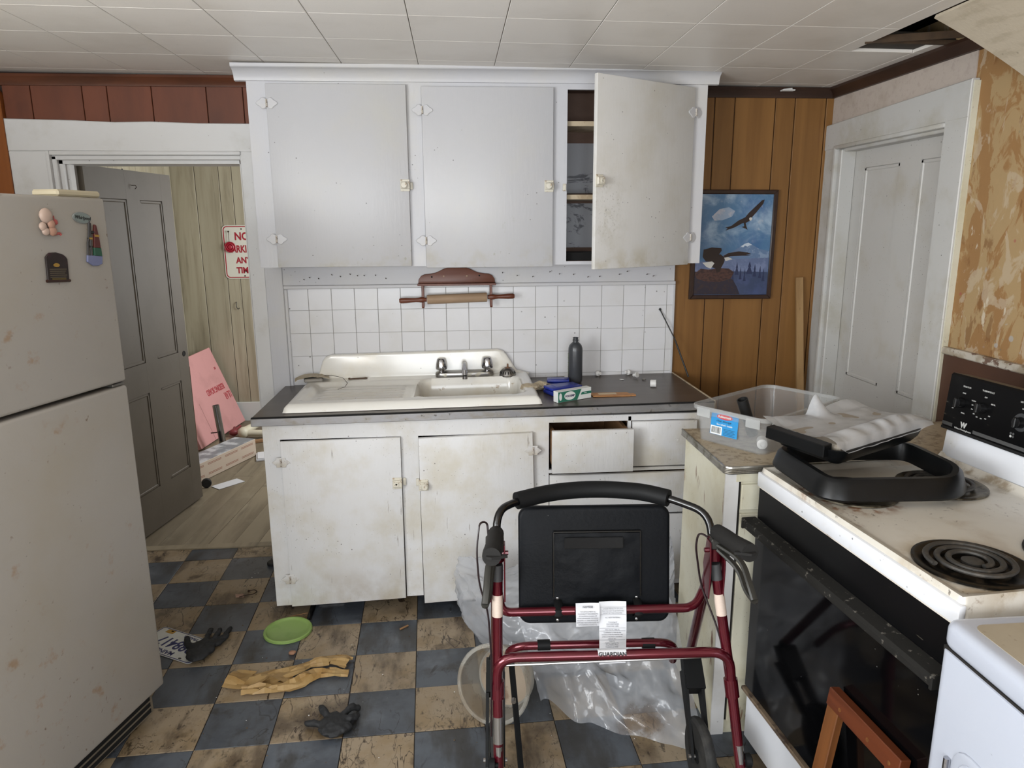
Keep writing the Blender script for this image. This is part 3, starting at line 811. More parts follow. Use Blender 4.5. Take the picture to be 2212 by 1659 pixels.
def drawer(x0, x1, z0, z1, yf, depth, rx=0):
    d = P('drawer', MB().box(x0, yf, z0, x1, yf + .02, z1, bev=.003, seg=2), 'lower_paint', lc)
    P2 = MB().box(x0 + .006, yf + .02, z0 + .02, x0 + .02, yf + depth, z1 - .02).box(x1 - .02, yf + .02, z0 + .02, x1 - .006, yf + depth, z1 - .02).box(x0 + .02, yf + depth - .012, z0 + .02, x1 - .02, yf + depth, z1 - .02).box(x0 + .02, yf + .02, z0 + .02, x1 - .02, yf + depth - .012, z0 + .03)
    obj('drawer_box', P2, 'raw_wood', d, smooth=0)
    return d
drawer(.372, .704, .622, .800, 2.726, .5)
a = drawer(.714, .985, .620, .812, 2.792, .45)
b_ = drawer(.372, .986, .41, .590, 2.793, .45)
c_ = drawer(.372, .986, .10, .402, 2.793, .45)
def scar(par, x, y, z):
    obj('knob_scar', MB().lathe([(.008, 0), (.008, .0012), (.0055, .0012), (.005, .0004), (.0018, .0004), (.0018, .001), (0, .001)], 14, mtx=T((x, y, z)) @ RX(90)), 'lower_paint', par)
scar(a, .80, 2.792, .73); scar(a, .90, 2.792, .73); scar(b_, .86, 2.793, .49); scar(b_, .94, 2.793, .49)

# ------------------------------------------------------------------ countertop
TL = -.0109
ct = thing('countertop', 'dark grey laminate countertop with dirty metal edging around the sink', 'countertop', (0, 0, .876), rot=(0, TL, 0))
sb = MB().box(-.812, 2.806, -.030, -.62, 3.399, 0).box(.29, 2.806, -.030, 1.056, 3.399, 0).box(-.62, 2.806, -.030, .29, 2.885, 0).box(-.62, 3.34, -.030, .29, 3.399, 0)
obj('laminate_top', sb, 'laminate', ct, smooth=0)
obj('metal_edge', MB().box(-.814, 2.799, -.035, 1.056, 2.8065, -.003, bev=.002).box(-.8165, 2.80, -.035, -.8115, 3.399, -.003, bev=.0015), 'edge_metal', ct)
obj('edge_lip', MB().box(-.814, 2.799, -.004, 1.056, 2.812, .0006), 'dark_void', ct, smooth=0)
obj('end_strip', MB().box(1.056, 2.806, -.03, 1.062, 3.399, .003), 'shelf_edge', ct, smooth=0)

# ------------------------------------------------------------------ cast sink with drainboard
sk = thing('cast_iron_sink', 'stained white enamel sink with ribbed drainboard and high back', 'sink', (0, 0, .8765), rot=(0, TL, 0))
SX0, SX1, SY0, SY1 = -.702, .345, 2.858, 3.372
def sst(e0, e1, x):
    t = min(1, max(0, (x - e0) / (e1 - e0))); return t * t * (3 - 2 * t)
def sinkz(u, v):
    # densify near the rims
    x = SX0 + (SX1 - SX0) * u; y = SY0 + (SY1 - SY0) * v
    e = min(x - SX0, SX1 - x, y - SY0)
    z = .030
    rr = .020
    if e < rr: z = .030 - rr + math.sqrt(max(0, rr * rr - (rr - e) ** 2)) - .010 * (1 - e / rr)
    if e <= 1e-5: z = 0
    def well(x0, x1, y0, y1, s, r_):
        d = min(x - x0, x1 - x, y - y0, y1 - y)
        # rounded corners
        cx = min(x - x0, x1 - x); cy = min(y - y0, y1 - y)
        if cx < r_ and cy < r_: d = min(d, r_ - math.hypot(r_ - cx, r_ - cy))
        return sst(0, s, d)
    b = well(-.185, .292, 2.918, 3.288, .03, .07)
    d = well(-.655, -.165, 2.918, 3.288, .035, .03)
    dr = .016 + .004 * (x + .655) / .49
    if -.60 < x < -.24:
        k = (y - 2.95) / .05
        if 0 < k < 6: dr -= .0035 * (math.sin(2 * math.pi * k) > .5) * sst(-.60, -.57, x)
    z -= d * dr * (1 - b)
    z -= b * .150
    return (x, y, z)
obj('basin', MB().grid(150, 86, sinkz, thick=-.004), 'porcelain', sk, smooth=60)
bp_ = [(-.665, .015), (-.655, .035), (-.628, .115), (-.612, .136), (-.585, .146), (.195, .149), (.222, .14), (.238, .122), (.27, .07), (.285, .045), (.345, .03), (.345, .012)]
obj('sink_back', MB().prism(bp_, 3.366, 3.399, 'y', bev=.010, seg=3), 'porcelain', sk, smooth=60)
obj('drain', MB().lathe([(.045, 0), (.043, .004), (.03, .002), (.028, -.004), (0, -.004)], 24, mtx=T((.06, 3.1, -.118))), 'dull_chrome', sk)

fa = thing('faucet', 'two handled chrome sink faucet with short spout, dull and scaled', 'faucet', (.035, 3.325, .9075), rot=(0, TL, 0))
fa.scale = (1.08, 1.08, 1.15)
bpoly = arcpts(.100, 0, .027, -90, 90, 8) + arcpts(-.100, 0, .027, 90, 270, 8)
obj('base_plate', MB().prism(bpoly, 0, .022, 'z', bev=.006, seg=2), 'dull_chrome', fa)
for sx in (-1, 1):
    n = 8
    pr = [(.012, 0), (.013, .008), (.024, .012), (.0255, .02), (.023, .035), (.0185, .052), (.014, .056), (0, .057)]
    k = MB().lathe(pr, 24, mtx=T((.100 * sx, 0, .022)))
    for v in k.bm.verts:
        a = math.atan2(v.co.y, v.co.x - .100 * sx); rr = math.hypot(v.co.y, v.co.x - .1 * sx)
        if rr > .013 and v.co.z > .035:
            f = 1 - .07 * (math.cos(8 * a) > .3); v.co.x = .1 * sx + (v.co.x - .1 * sx) * f; v.co.y *= f
    obj('handle', k, 'chrome', fa)
obj('spout', MB().tube([(0, .01, .02), (0, .005, .042), (0, -.02, .052), (0, -.06, .047), (0, -.098, .034), (0, -.104, .022)], [.016, .017, .017, .016, .0145, .013], 14, flat=.8), 'chrome', fa)
obj('aerator', MB().lathe([(.011, 0), (.011, .012)], 14, mtx=T((0, -.102, .010))), 'dull_chrome', fa)
st_ = thing('sink_strainer', 'dull metal basket strainer upturned beside the faucet', 'strainer', (.238, 3.315, .909))
dome = MB().lathe([(.040, 0), (.041, .004), (.037, .012), (.034, .022), (.027, .032), (.018, .038), (.016, .036), (0, .037)], 28)
obj('basket', dome, 'dull_chrome', st_)
hl = MB()
for k in range(18):
    a = 2 * math.pi * k / 18
    hl.box(-.0022, -.0008, -.006, .0022, .0008, .006, mtx=RZ(math.degrees(a)) @ T((0, -.0356, .0175)) @ RX(-18))
obj('slots', hl, 'dark_void', st_, smooth=0)
obj('stem', MB().lathe([(.004, .036), (.004, .056), (.0025, .058), (0, .058)], 8).lathe([(.012, .036), (.011, .040), (0, .041)], 14), 'rust_hinge', st_)

# ------------------------------------------------------------------ rolling pin rack
mat('red_wood', '6b3a26', .4, layers=[dict(c='4c2517', s=18, st=(.15, 1, 1), lo=.4, hi=.7, f=.7)])
mat('pin_wood', 'a38a70', .6, layers=[dict(c='8a7058', s=22, st=(.15, 1, 1), lo=.4, hi=.7, f=.6)])
rk = thing('rolling_pin_rack', 'reddish brown scalloped wooden wall rack below the cabinet', 'rack', (.008, 3.384, 1.33))
def rp(xz): return [(x, z) for x, z in xz]
half = [(.178, .013), (.176, .03), (.164, .047), (.148, .054), (.125, .056), (.10, .060), (.08, .068), (.06, .078), (.045, .0825), (0, .083)]
poly = [(x, z) for x, z in half] + [(-x, z) for x, z in half[::-1][1:]]
obj('back_board', MB().prism(poly, -.018, -.001, 'y', bev=.003, seg=2), 'red_wood', rk)
obj('ledge', MB().box(-.181, -.045, .003, .181, -.001, .013, bev=.002), 'red_wood', rk)
for sx in (-.1575, .1575):
    arm = [(-.012, .003), (-.041, .003), (-.041, -.035), (-.045, -.07), (-.05, -.092), (-.046, -.099), (-.03, -.09), (-.018, -.06)]
    obj('hanger_arm', MB().prism([(a, b) for a, b in arm], sx - .006, sx + .006, 'x', bev=.002), 'red_wood', rk)
for x, z in ((-.115, .042), (-.06, .045), (.047, .045), (.105, .046)):
    obj('wooden_plug', MB().lathe([(.004, 0), (.004, .002), (0, .0025)], 10, mtx=T((x, -.018, z)) @ RX(90)), 'pin_wood' if abs(x) < .08 else 'gap_dark', rk)
pn = thing('rolling_pin', 'wooden rolling pin with red brown handles resting in the wall rack', 'rolling pin', (.008, 3.341, 1.274), rot=(0, R(-1.6), 0))
prf = [(.0, -.267), (.009, -.266), (.0125, -.258), (.0125, -.235), (.0105, -.21), (.0095, -.19), (.011, -.175), (.0125, -.171), (.0125, -.155), (.0095, -.15), (.0095, -.141)]
obj('roller', MB().lathe([(0, -.1385), (.0205, -.138), (.0215, -.136), (.0215, .136), (.0205, .138), (0, .1385)], 24, mtx=RY(90)), 'pin_wood', pn)
obj('handle', MB().lathe(prf, 14, mtx=RY(90)), 'red_wood', pn)
obj('handle', MB().lathe([(r_, -z) for r_, z in prf], 14, mtx=RY(90)), 'red_wood', pn)
# ------------------------------------------------------------------ things on the counter
def zc(x): return .8762 + .0109 * x
mat('grey_bottle', '3a3c40', .3, layers=[dict(c='4c4f55', s=6, lo=.4, hi=.7, f=.4)])
b1 = thing('plastic_bottle', 'tall dark grey plastic bottle without a cap near the tiled wall', 'bottle', (.549, 3.25, zc(.549)))
obj('bottle_body', MB().lathe([(0, 0), (.026, 0), (.031, .004), (.0335, .012), (.0335, .150), (.0325, .165), (.028, .178), (.020, .187), (.013, .192), (.0125, .196)], 28), 'grey_bottle', b1)
obj('bottle_neck', MB().lathe([(.0125, .194), (.0125, .198), (.0145, .2), (.0145, .203), (.0118, .204), (.0118, .209), (.0132, .210), (.0132, .214), (.010, .214), (.010, .20), (0, .20)], 20), 'grey_bottle', b1)
text('bottle_print', 'LAWN & LEAF', .016, mat('green_print', '6d7d55', .5), b1, T((-.0338, -.0035, .09)) @ RZ(-84) @ RY(-90) @ RX(90), ext=.0003)
mat('blue_plastic', '1d2f8c', .32, layers=[dict(c='15236c', s=10, lo=.45, hi=.7, f=.5)])
def blue_case(name, label, x, y, rz_, L_, W_, H_):
    t = thing(name, label, 'case', (x, y, zc(x) + .001), rot=(0, TL, rz_))
    obj('case_bottom', MB().box(-L_ / 2, -W_ / 2, 0, L_ / 2, W_ / 2, H_ * .55, bev=.006, seg=2), 'blue_plastic', t)
    obj('case_lid', MB().box(-L_ / 2 + .001, -W_ / 2 + .001, H_ * .55 + .0008, L_ / 2 - .001, W_ / 2 - .001, H_, bev=.006, seg=2).box(-L_ * .3, -W_ * .3, H_ - .001, L_ * .3, W_ * .3, H_ + .0012, bev=.001), 'blue_plastic', t)
    return t
blue_case('plastic_case', 'blue plastic case lying behind the small green carton', .462, 3.052, R(22), .155, .085, .034)
blue_case('plastic_case', 'blue plastic case leaning nearest the tiled backsplash', .462, 3.20, R(-8), .105, .070, .032)
mat('carton_green', '2f6f5c', .4)
mat('carton_white', 'd9dcda', .45)
mat('print_purple', '2d2050', .5)
pb = thing('denture_carton', 'small green and white adhesive carton on the counter', 'carton', (.483, 2.918, zc(.48) + .001), rot=(0, TL, R(27)))
W_, H_, T_ = .172, .046, .034
obj('carton', MB().box(-W_ / 2, -T_ / 2, 0, W_ / 2, T_ / 2, H_, bev=.0008), 'carton_white', pb)
yf = -T_ / 2 - .0002
obj('green_band', MB().prism([(-W_ / 2, .001), (.012, .001), (.034, H_ - .001), (-W_ / 2, H_ - .001)], yf - .0003, yf, 'y'), 'carton_green', pb, smooth=0)
obj('green_stripe', MB().prism([(.030, .020), (W_ / 2, .020), (W_ / 2, .031), (.036, .031)], yf - .0003, yf, 'y'), 'carton_green', pb, smooth=0)
obj('oval', MB().lathe([(.0, 0), (.015, 0), (.015, .0003)], 24, mtx=T((-.026, yf - .0003, .024)) @ RX(90) @ Matrix.Diagonal((1.9, 1.2, 1, 1))), 'carton_white', pb, smooth=0)
obj('end_oval', MB().lathe([(.0, 0), (.010, 0), (.010, .0003)], 20, mtx=T((-W_ / 2 + .012, yf - .0003, .024)) @ RX(90) @ Matrix.Diagonal((.7, 1.6, 1, 1))), 'carton_white', pb, smooth=0)
text('brand_print', 'POLIGRIP', .0115, 'print_purple', pb, T((-.026, yf - .0008, .023)) @ RX(90), bold=.0004)
text('small_print', 'FREE', .006, 'carton_white', pb, T((.055, yf - .0006, .0255)) @ RX(90))
obj('flap', MB().prism([(W_ / 2, .006), (W_ / 2 + .014, .004), (W_ / 2 + .016, .03), (W_ / 2 + .008, .044), (W_ / 2, .046)], .010, .011, 'y'), mat('card_brown', 'a08c74', .8), pb, smooth=0)
en = thing('paper_sleeve', 'flat orange cardboard sleeve lying on the counter', 'sleeve', (.665, 2.977, zc(.665)), R(1))
obj('sleeve', MB().prism([(-.088, -.028), (.072, -.036), (.078, -.03), (.098, -.03), (.102, -.012), (.094, .006), (.08, .002), (.074, .03), (-.094, .036)], .0003, .0045, 'z', bev=.001), mat('orange_card', 'b98450', .6, layers=[dict(c='9a5e2b', s=12, lo=.5, hi=.7, f=.5)]), en)
obj('address_label', MB().box(-.058, -.006, .0046, .02, .022, .0051), mat('label_tan', 'd2bd9c', .6), en, smooth=0)
mat('white_plastic', 'd6d5d3', .35)
def cap(name, label, cat, x, y, rot, prof):
    t = obj(name, MB().lathe(prof, 20), 'white_plastic', None, (x, y, zc(x)), rot)
    return tag(t, label, cat)
kn = [(0, -.004), (.012, -.004), (.013, .0), (.013, .006), (.009, .009), (.007, .012), (.007, .022), (0, .022)]
o = cap('cabinet_knob', 'round white knob lying against the backsplash behind the envelope', 'knob', .681, 3.376, (R(80), 0, R(25)), kn); o.location.z += .013
o = cap('cabinet_knob', 'round white knob on its side touching the tiled wall beside the small white stopper', 'knob', .835, 3.378, (R(80), 0, R(-60)), kn); o.location.z += .013
o = cap('bottle_stopper', 'small white flared plastic stopper on its side on the countertop', 'stopper', .842, 3.315, (R(78), 0, R(40)), [(0, 0), (.007, 0), (.008, .012), (.013, .021), (.013, .024), (0, .024)]); o.location.z += .012
o = cap('bottle_top', 'white plastic screw cap lying on its side at the open counter', 'cap', .868, 3.105, (R(88), 0, R(70)), [(0, 0), (.0145, 0), (.0165, .002), (.0165, .026), (.0135, .026), (.0135, .004), (0, .004)]); o.location.z += .0168
o = cap('pill_cup', 'small white cap half hidden behind the grey bottle', 'cap', .516, 3.285, (0, 0, 0), [(0, 0), (.014, 0), (.016, .018), (.012, .022), (0, .022)])
tag(obj('screw', MB().tube([(0, 0, 0), (.012, -.02, .0015)], .0028, 6), 'dull_chrome', None, (.872, 3.262, zc(.872) + .003)), 'loose metal screw beside the white screw cap', 'screw')
tag(obj('plastic_hook', MB().tube([(-.008, .008, 0), (.006, .004, 0), (.010, -.004, 0), (-.006, -.008, 0)], .0014, 6), 'white_plastic', None, (.776, 3.275, zc(.776) + .0016)), 'tiny white bent plastic clip on the counter', 'clip')
tag(obj('antenna_rod', MB().tube([(1.102, 3.283, .890), (1.056, 3.334, 1.035), (1.047, 3.345, 1.064), (.985, 3.395, 1.199)], [.0045, .0042, .003, .0028], 8).ball((.984, 3.396, 1.202), .007, 1).ball((1.044, 3.347, 1.07), .005, 1), 'black_matte', None), 'thin black telescopic rod leaning on the backsplash corner', 'rod')
# crumpled paper at the sink corner and wrapper on the drainboard
def crumple(name, label, cat, loc, r_, sc, m, seed, rz_=0):
    def f(d): return 1 + .35 * fbm(d.x + seed, d.y, d.z, 2.2, 3) + .18 * fbm(d.x, d.y + seed, d.z, 6, 2)
    o = obj(name, MB().ball((0, 0, 0), r_, 3, sc, f), m, None, loc, (0, 0, rz_), smooth=20)
    return tag(o, label, cat)
mat('wrapper', 'b3a58c', .5, layers=[dict(c='8f7d60', s=30, lo=.5, hi=.65, f=.6), dict(c='d5cab4', s=20, lo=.55, hi=.7, f=.6)])
crumple('crumpled_wrapper', 'crumpled beige wrapper hanging over the corner of the sink', 'wrapper', (.318, 3.068, .906), .036, (1.1, 1.0, .42), 'wrapper', 1.3)
crumple('crumpled_wrapper', 'crumpled beige wrapper lying beside the blue case', 'wrapper', (.376, 3.13, .899), .03, (1.2, .9, .62), 'wrapper', 4.1)
pl = thing('torn_packet', 'torn brown paper packet on the drainboard corner', 'packet', (-.675, 3.325, .902), R(12))
def tpk(u, v):
    x = -.075 + .155 * u; y = -.04 + .08 * v
    z = .020 + .012 * math.sin(u * 3 + .6) - .018 * (1 - u) ** 3 + .004 * fbm(u, v, 0, 7, 2)
    return (x, y + .01 * fbm(u, 3, 0, 5, 2), z)
obj('paper_flap', MB().grid(14, 8, tpk, thick=.0012), 'wrapper', pl, smooth=25)
obj('inner_tray', MB().box(-.035, -.04, .001, .05, .03, .017, bev=.005), mat('packet_grey', '8f8a82', .5), pl)
tag(obj('thin_wire', MB().tube([(-.63, 3.345, .921), (-.585, 3.34, .924), (-.53, 3.315, .916), (-.502, 3.26, .902), (-.505, 3.2, .898), (-.528, 3.15, .8985)], .0011, 6), 'nail_rust', None), 'thin dark wire curling over the drainboard', 'wire')
tag(obj('wooden_stick', MB().tube([(-.505, 3.325, .9068), (-.42, 3.336, .9078)], .0035, 6).ball((-.503, 3.325, .9088), .005, 1).ball((-.43, 3.335, .9088), .004, 1), mat('burnt_stick', '4a3524', .7), None), 'short burnt stick on the sink ledge', 'stick')

# ------------------------------------------------------------------ refrigerator
def loft(mb, rings, cap0=True, cap1=True, mtx=None):
    R_ = [[mb.bm.verts.new(p) for p in r_] for r_ in rings]
    n = len(R_[0]); fs = []
    for A, B in zip(R_, R_[1:]):
        for k in range(n):
            fs.append(mb.bm.faces.new((A[k], A[(k + 1) % n], B[(k + 1) % n], B[k])))
    if cap0: fs.append(mb.bm.faces.new(R_[0][::-1]))
    if cap1: fs.append(mb.bm.faces.new(R_[-1]))
    bmesh.ops.recalc_face_normals(mb.bm, faces=fs)
    mb._x([v for q in R_ for v in q], mtx)
    return mb
FR_D = [dict(c='8c6a45', s=16, lo=.56, hi=.68, f=.6, m=[('n', 4, .52, .62)]), dict(c='5d452c', s=42, lo=.62, hi=.70, f=.8, m=[('n', 5, .53, .62)]), dict(c='6b665c', s=38, kind='vor', lo=.10, hi=.04, f=.6, m=[('n', 6, .5, .6)])]
mat('fridge_white', '9e9992', .38, layers=[grime('988f7e', 2.2, .42, .75, .6)] + FR_D, bump=.06, bscale=160)
mat('fridge_cream', 'b2a78d', .5)
mat('fridge_gasket', '57544e', .6)
mat('metal_grey', '77746f', .35, .8)
fr = thing('refrigerator', 'white two door refrigerator with rust freckles and magnets', 'refrigerator', (-.992, 2.2, 0), R(75))
obj('body', MB().box(-.755, .066, .03, -.003, .70, 1.672, bev=.006), 'fridge_cream', fr)
obj('gasket', MB().box(-.745, .056, .12, -.014, .068, 1.665), 'fridge_gasket', fr, smooth=0)
fz = obj('freezer_door', MB().box(-.76, 0, 1.152, 0, .058, 1.685, bev=.010, seg=3), 'fridge_white', fr)
rd = obj('fridge_door', MB().box(-.76, 0, .122, 0, .058, 1.141, bev=.010, seg=3), 'fridge_white', fr)
obj('hinge_bracket', MB().box(-.055, .006, 1.1425, -.006, .05, 1.1505, bev=.001), 'metal_grey', fr)
obj('hinge_cover', MB().box(-.16, .008, 1.6855, -.004, .09, 1.703, bev=.005), 'fridge_cream', fr)
gk = obj('kick_grille', MB().box(-.75, .045, .02, -.01, .066, .112, bev=.003), mat('grille_tan', '6f6657', .6), fr)
for k in range(4):
    obj('grille_slot', MB().box(-.735, .0435, .028 + k * .022, -.025, .046, .042 + k * .022), 'dark_void', gk, smooth=0)
for k, x in ((-1, -.70), (1, -.06)):
    obj('foot', MB().lathe([(.018, 0), (.018, .012), (.01, .014), (.01, .032)], 12, mtx=T((x, .1, 0))), 'black_matte', fr)
obj('handle', MB().tube(fillet([(-.725, .002, 1.20), (-.725, -.035, 1.20), (-.725, -.035, 1.50), (-.725, .002, 1.50)], .02), .011, 10), 'fridge_white', fz)
obj('handle', MB().tube(fillet([(-.725, .002, .70), (-.725, -.035, .70), (-.725, -.035, 1.10), (-.725, .002, 1.10)], .02), .011, 10), 'fridge_white', rd)
ov = [(.033 * math.cos(2 * math.pi * k / 28), .0155 * math.sin(2 * math.pi * k / 28)) for k in range(28)]
bdg = obj('badge', MB().prism(ov, -.0035, .001, 'y', bev=.0012, mtx=T((-.098, 0, 1.629)) @ RY(6)), mat('badge_grey', '8e9391', .3, .5), fz)
obj('badge_face', MB().prism([(a * .86, b * .8) for a, b in ov], -.0042, -.0033, 'y', mtx=T((-.098, 0, 1.629)) @ RY(6)), mat('badge_green', '7d8783', .35, .2), fz)
text('badge_print', 'Whirlpool', .0135, 'black_matte', fz, T((-.098, -.0046, 1.629)) @ RY(6) @ RX(90), shear=.2)

def fr_pt(x, y, z):
    return fr.matrix_basis @ Vector((x, y, z))
def on_fridge(name, label, x, z, rot=0):
    t = thing(name, label, 'magnet', fr_pt(x, -.0005, z), rot=(0, R(rot), R(75)))
    t.rotation_mode = 'XYZ'
    return t
mat('mag_skin', 'ab8470', .5); mat('mag_pink', '9c4a46', .45); mat('mag_cream', 'b39c8e', .5); mat('mag_gold', 'a8843c', .4, .4)
t = on_fridge('fridge_magnet', 'pink glazed figurine magnet with round hat on the freezer door', -.218, 1.617, 4)
obj('hat', MB().ball((-.008, -.006, .016), .022, 2, (.95, .4, .9)), 'mag_cream', t)
obj('figure', MB().ball((-.020, -.006, -.012), .012, 2, (1, .5, 1)).ball((-.012, -.006, -.024), .012, 2, (1, .5, .9)), 'mag_cream', t)
obj('head', MB().ball((.006, -.007, -.004), .0125, 2, (1, .5, 1)), 'mag_skin', t)
obj('jacket', MB().ball((.010, -.006, -.022), .014, 2, (1, .45, .9)), 'mag_skin', t)
obj('bow', MB().ball((.022, -.006, .002), .008, 1, (1, .6, 1)).tube([(.018, -.004, .018), (.021, -.004, .004)], .0018, 6).tube([(.014, -.006, -.030), (.032, -.006, -.026), (.036, -.006, -.030)], .0035, 6), 'mag_pink', t)
mat('mag_maroon', '4f201c', .45); mat('mag_green', '1f4a36', .45); mat('mag_blue', '6b7090', .45)
t = on_fridge('fridge_magnet', 'tall turreted tower magnet on a blue base on the freezer door', -.068, 1.560, 5)
obj('base', MB().prism([(-.030, -.052), (-.010, -.062), (.010, -.062), (.026, -.056), (.028, -.034), (-.028, -.034)], -.006, 0, 'y', bev=.0015), 'mag_blue', t)
obj('tower', MB().prism([(-.002, -.012), (.022, -.012), (.019, .012), (.014, .036), (.010, .050), (.004, .052), (.001, .03)], -.007, 0, 'y', bev=.001), 'mag_maroon', t)
obj('lower_wall', MB().prism([(-.003, -.034), (.026, -.034), (.0235, -.012), (-.003, -.012)], -.0068, 0, 'y', bev=.001), 'mag_green', t)
obj('scaffold', MB().tube([(-.024, -.003, -.034), (-.022, -.003, .0), (-.016, -.003, .02), (-.013, -.003, .06)], .0028, 6).tube([(-.012, -.003, -.034), (-.010, -.003, .055)], .0025, 6).tube([(-.024, -.003, -.010), (-.006, -.003, -.010)], .002, 6).tube([(-.022, -.003, .012), (-.006, -.003, .012)], .002, 6).tube([(-.010, -.003, .03), (.004, -.003, .03)], .004, 6), mat('mag_black', '26211f', .5), t)
obj('gold_band', MB().box(.001, -.0076, .018, .0175, -.001, .024).box(-.018, -.006, .010, -.006, -.001, .015), 'mag_gold', t)
t = on_fridge('fridge_magnet', 'black arched plaque magnet with gold lettering lines on the freezer door', -.208, 1.503, 3)
pq = [(-.036, -.036), (.036, -.036), (.036, .020), (.031, .026), (.022, .032), (.0, .037), (-.022, .036), (-.031, .030), (-.036, .024)]
obj('plaque', MB().prism(pq, -.005, 0, 'y', bev=.0015), mat('plaque_dark', '201613', .45, layers=[dict(c='3d2028', s=40, lo=.5, hi=.65, f=.6, m=[('z', .0, .015)])]), t)
obj('rim_scroll', MB().tube([(-.038, -.003, -.037), (.038, -.003, -.037)], .004, 8), mat('plaque_bronze', '33190f', .4, .3), t)
obj('sun', MB().lathe([(.010, 0), (.010, .001)], 16, mtx=T((-.004, -.005, .004)) @ RX(90) @ Matrix.Diagonal((1, .5, 1, 1))), 'mag_gold', t)
for k in range(5):
    obj('print_line', MB().box(-.027, -.0056, -.007 - k * .0052, .028 - .003 * (k % 3), -.005, -.0058 - k * .0052), mat('plaque_ink', '6b604a', .5), t, smooth=0)
obj('name_strip', MB().box(-.022, -.0056, -.035, .024, -.005, -.030), mat('plaque_gold', '5f522c', .4, .4), t, smooth=0)

# ------------------------------------------------------------------ electric range
GR = [dict(c='8d7452', s=9, lo=.45, hi=.7, f=.4, m=[('n', 2.5, .45, .65)]), dict(c='6b4527', s=26, st=(.4, 1, 1), lo=.57, hi=.66, f=.6, m=[('n', 4, .53, .62)]), dict(c='3c2a1a', s=60, lo=.62, hi=.69, f=.8, m=[('n', 4, .48, .6)])]
mat('range_white', 'd6d8dd', .2, coat=.3, layers=[grime('b9b09c', 6, .55, .8, .5), dict(c='6b4a2b', s=30, lo=.64, hi=.7, f=.7, m=[('n', 5, .52, .6)]), SPECK])
mat('cook_white', 'c9c4ba', .28, layers=GR + [dict(c='7a4a22', s=24, lo=.45, hi=.6, f=.9, m=[('pt', (.22, .13, .91), .105, .15)]), dict(c='96805c', s=14, lo=.42, hi=.62, f=.8, m=[('pt', (.635, .14, .91), .10, .17)]), dict(c='7d6a4e', s=12, lo=.42, hi=.6, f=.8, m=[('y', .50, .56)])])
mat('range_black', '0a0a0b', .35, layers=[dict(c='1c1b1a', s=6, lo=.5, hi=.8, f=.5), dict(c='5c564c', s=50, st=(.2, 1, 1), lo=.66, hi=.72, f=.5)], spec=.15)
mat('oven_glass', '050506', .08, layers=[dict(c='141517', s=3, lo=.45, hi=.8, f=.35, r=.2), dict(c='8d8b86', s=40, kind='vor', lo=.07, hi=.03, f=.5, m=[('n', 5, .53, .6)])], spec=.28)
mat('range_dust', '1f1e1c', .75, layers=[dict(c='1c1b1a', s=18, st=(.2, 1, 1), lo=.45, hi=.65, f=.8), dict(c='7a756c', s=60, lo=.6, hi=.68, f=.5)], spec=.15)
mat('rust_ledge', '6a5a48', .7, layers=[dict(c='2e2018', s=22, lo=.45, hi=.58, f=.9), dict(c='a79b88', s=9, lo=.55, hi=.7, f=.7)])
rg = thing('electric_range', 'dirty white electric coil range with black glass oven door', 'stove', (.859, 1.899, 0), math.atan2(-.9966, .083))
obj('body', MB().box(.006, .036, .02, .754, .66, .862, bev=.004), 'range_white', rg)
def cook(u, v):
    x = .76 * u; y = .578 * v
    e = min(x, .76 - x, y)
    z = .918
    if e < .018: z = .918 - .018 + math.sqrt(max(0, .018 ** 2 - (.018 - e) ** 2))
    if e < 1e-6: z = .862
    ey_ = min(x, .76 - x, y)
    z -= .011 * sst(.012, .03, ey_)
    if v > .96: z += .02 * sst(.555, .578, y) ** 2
    return (x, y, z)
obj('cooktop', MB().grid(76, 58, cook, thick=-.003), 'cook_white', rg, smooth=50)
obj('front_edge', MB().box(-.001, -.0035, .864, .761, .012, .906, bev=.004, seg=2), 'range_white', rg)
bgp = [(.57, .906), (.578, .912), (.583, .925), (.586, .95), (.590, .998), (.595, 1.004), (.66, 1.004), (.66, .906)]
obj('backguard', MB().prism(bgp, .002, .758, 'x'), 'range_white', rg, smooth=60)
cpn = [(.588, 1.012), (.600, 1.165), (.606, 1.170), (.665, 1.160), (.665, 1.0), (.60, 1.0)]
cp2 = obj('control_panel', MB().prism(cpn, -.02, .765, 'x', bev=.003), 'range_black', rg)
obj('panel_groove', MB().box(-.018, .586, 1.0035, .763, .60, 1.011), 'dark_void', rg, smooth=0)
obj('trim_strip', MB().box(-.016, -.0015, 0, .022, 0, .010, mtx=T((0, .5883, 1.016))).box(.10, -.0015, 0, .76, 0, .010, mtx=T((0, .5883, 1.016))), mat('strip_grey', '4a4a4a', .5), cp2, smooth=0)
def panel_y(z): return .588 + (z - 1.012) * (.012 / .153)
TIL = 90 - math.degrees(math.atan2(.012, .153))
mat('print_white', 'b9b9b6', .5)
def dial(x, z, r_, ring=False):
    M = T((x, panel_y(z), z)) @ RX(90 - 4.5)
    k = obj('knob', MB().lathe([(r_, 0), (r_, .004), (r_ * .9, .008), (r_ * .86, .018), (0, .019)], 24, mtx=M).box(-.005, -r_ * .88, .008, .005, r_ * .88, .026, bev=.002, mtx=M), mat('knob_black', '101011', .22), cp2)
    if ring:
        obj('dial_ring', MB().lathe([(r_ * 1.0, 0), (r_ * 1.55, 0), (r_ * 1.55, .002), (r_ * 1.0, .003)], 28, mtx=M, cap0=False, cap1=False), mat('ring_grey', '37383a', .4), cp2)
    return k
def ptxt(s, x, z, size, **k):
    text('panel_print', s, size, 'print_white', cp2, T((x, panel_y(z) - .0012, z)) @ RX(90 - 4.5), **k)
dial(.040, 1.092, .0155); dial(.117, 1.095, .0155)
for x in (.245, .36, .475, .59): dial(x, 1.088, .0155, True)
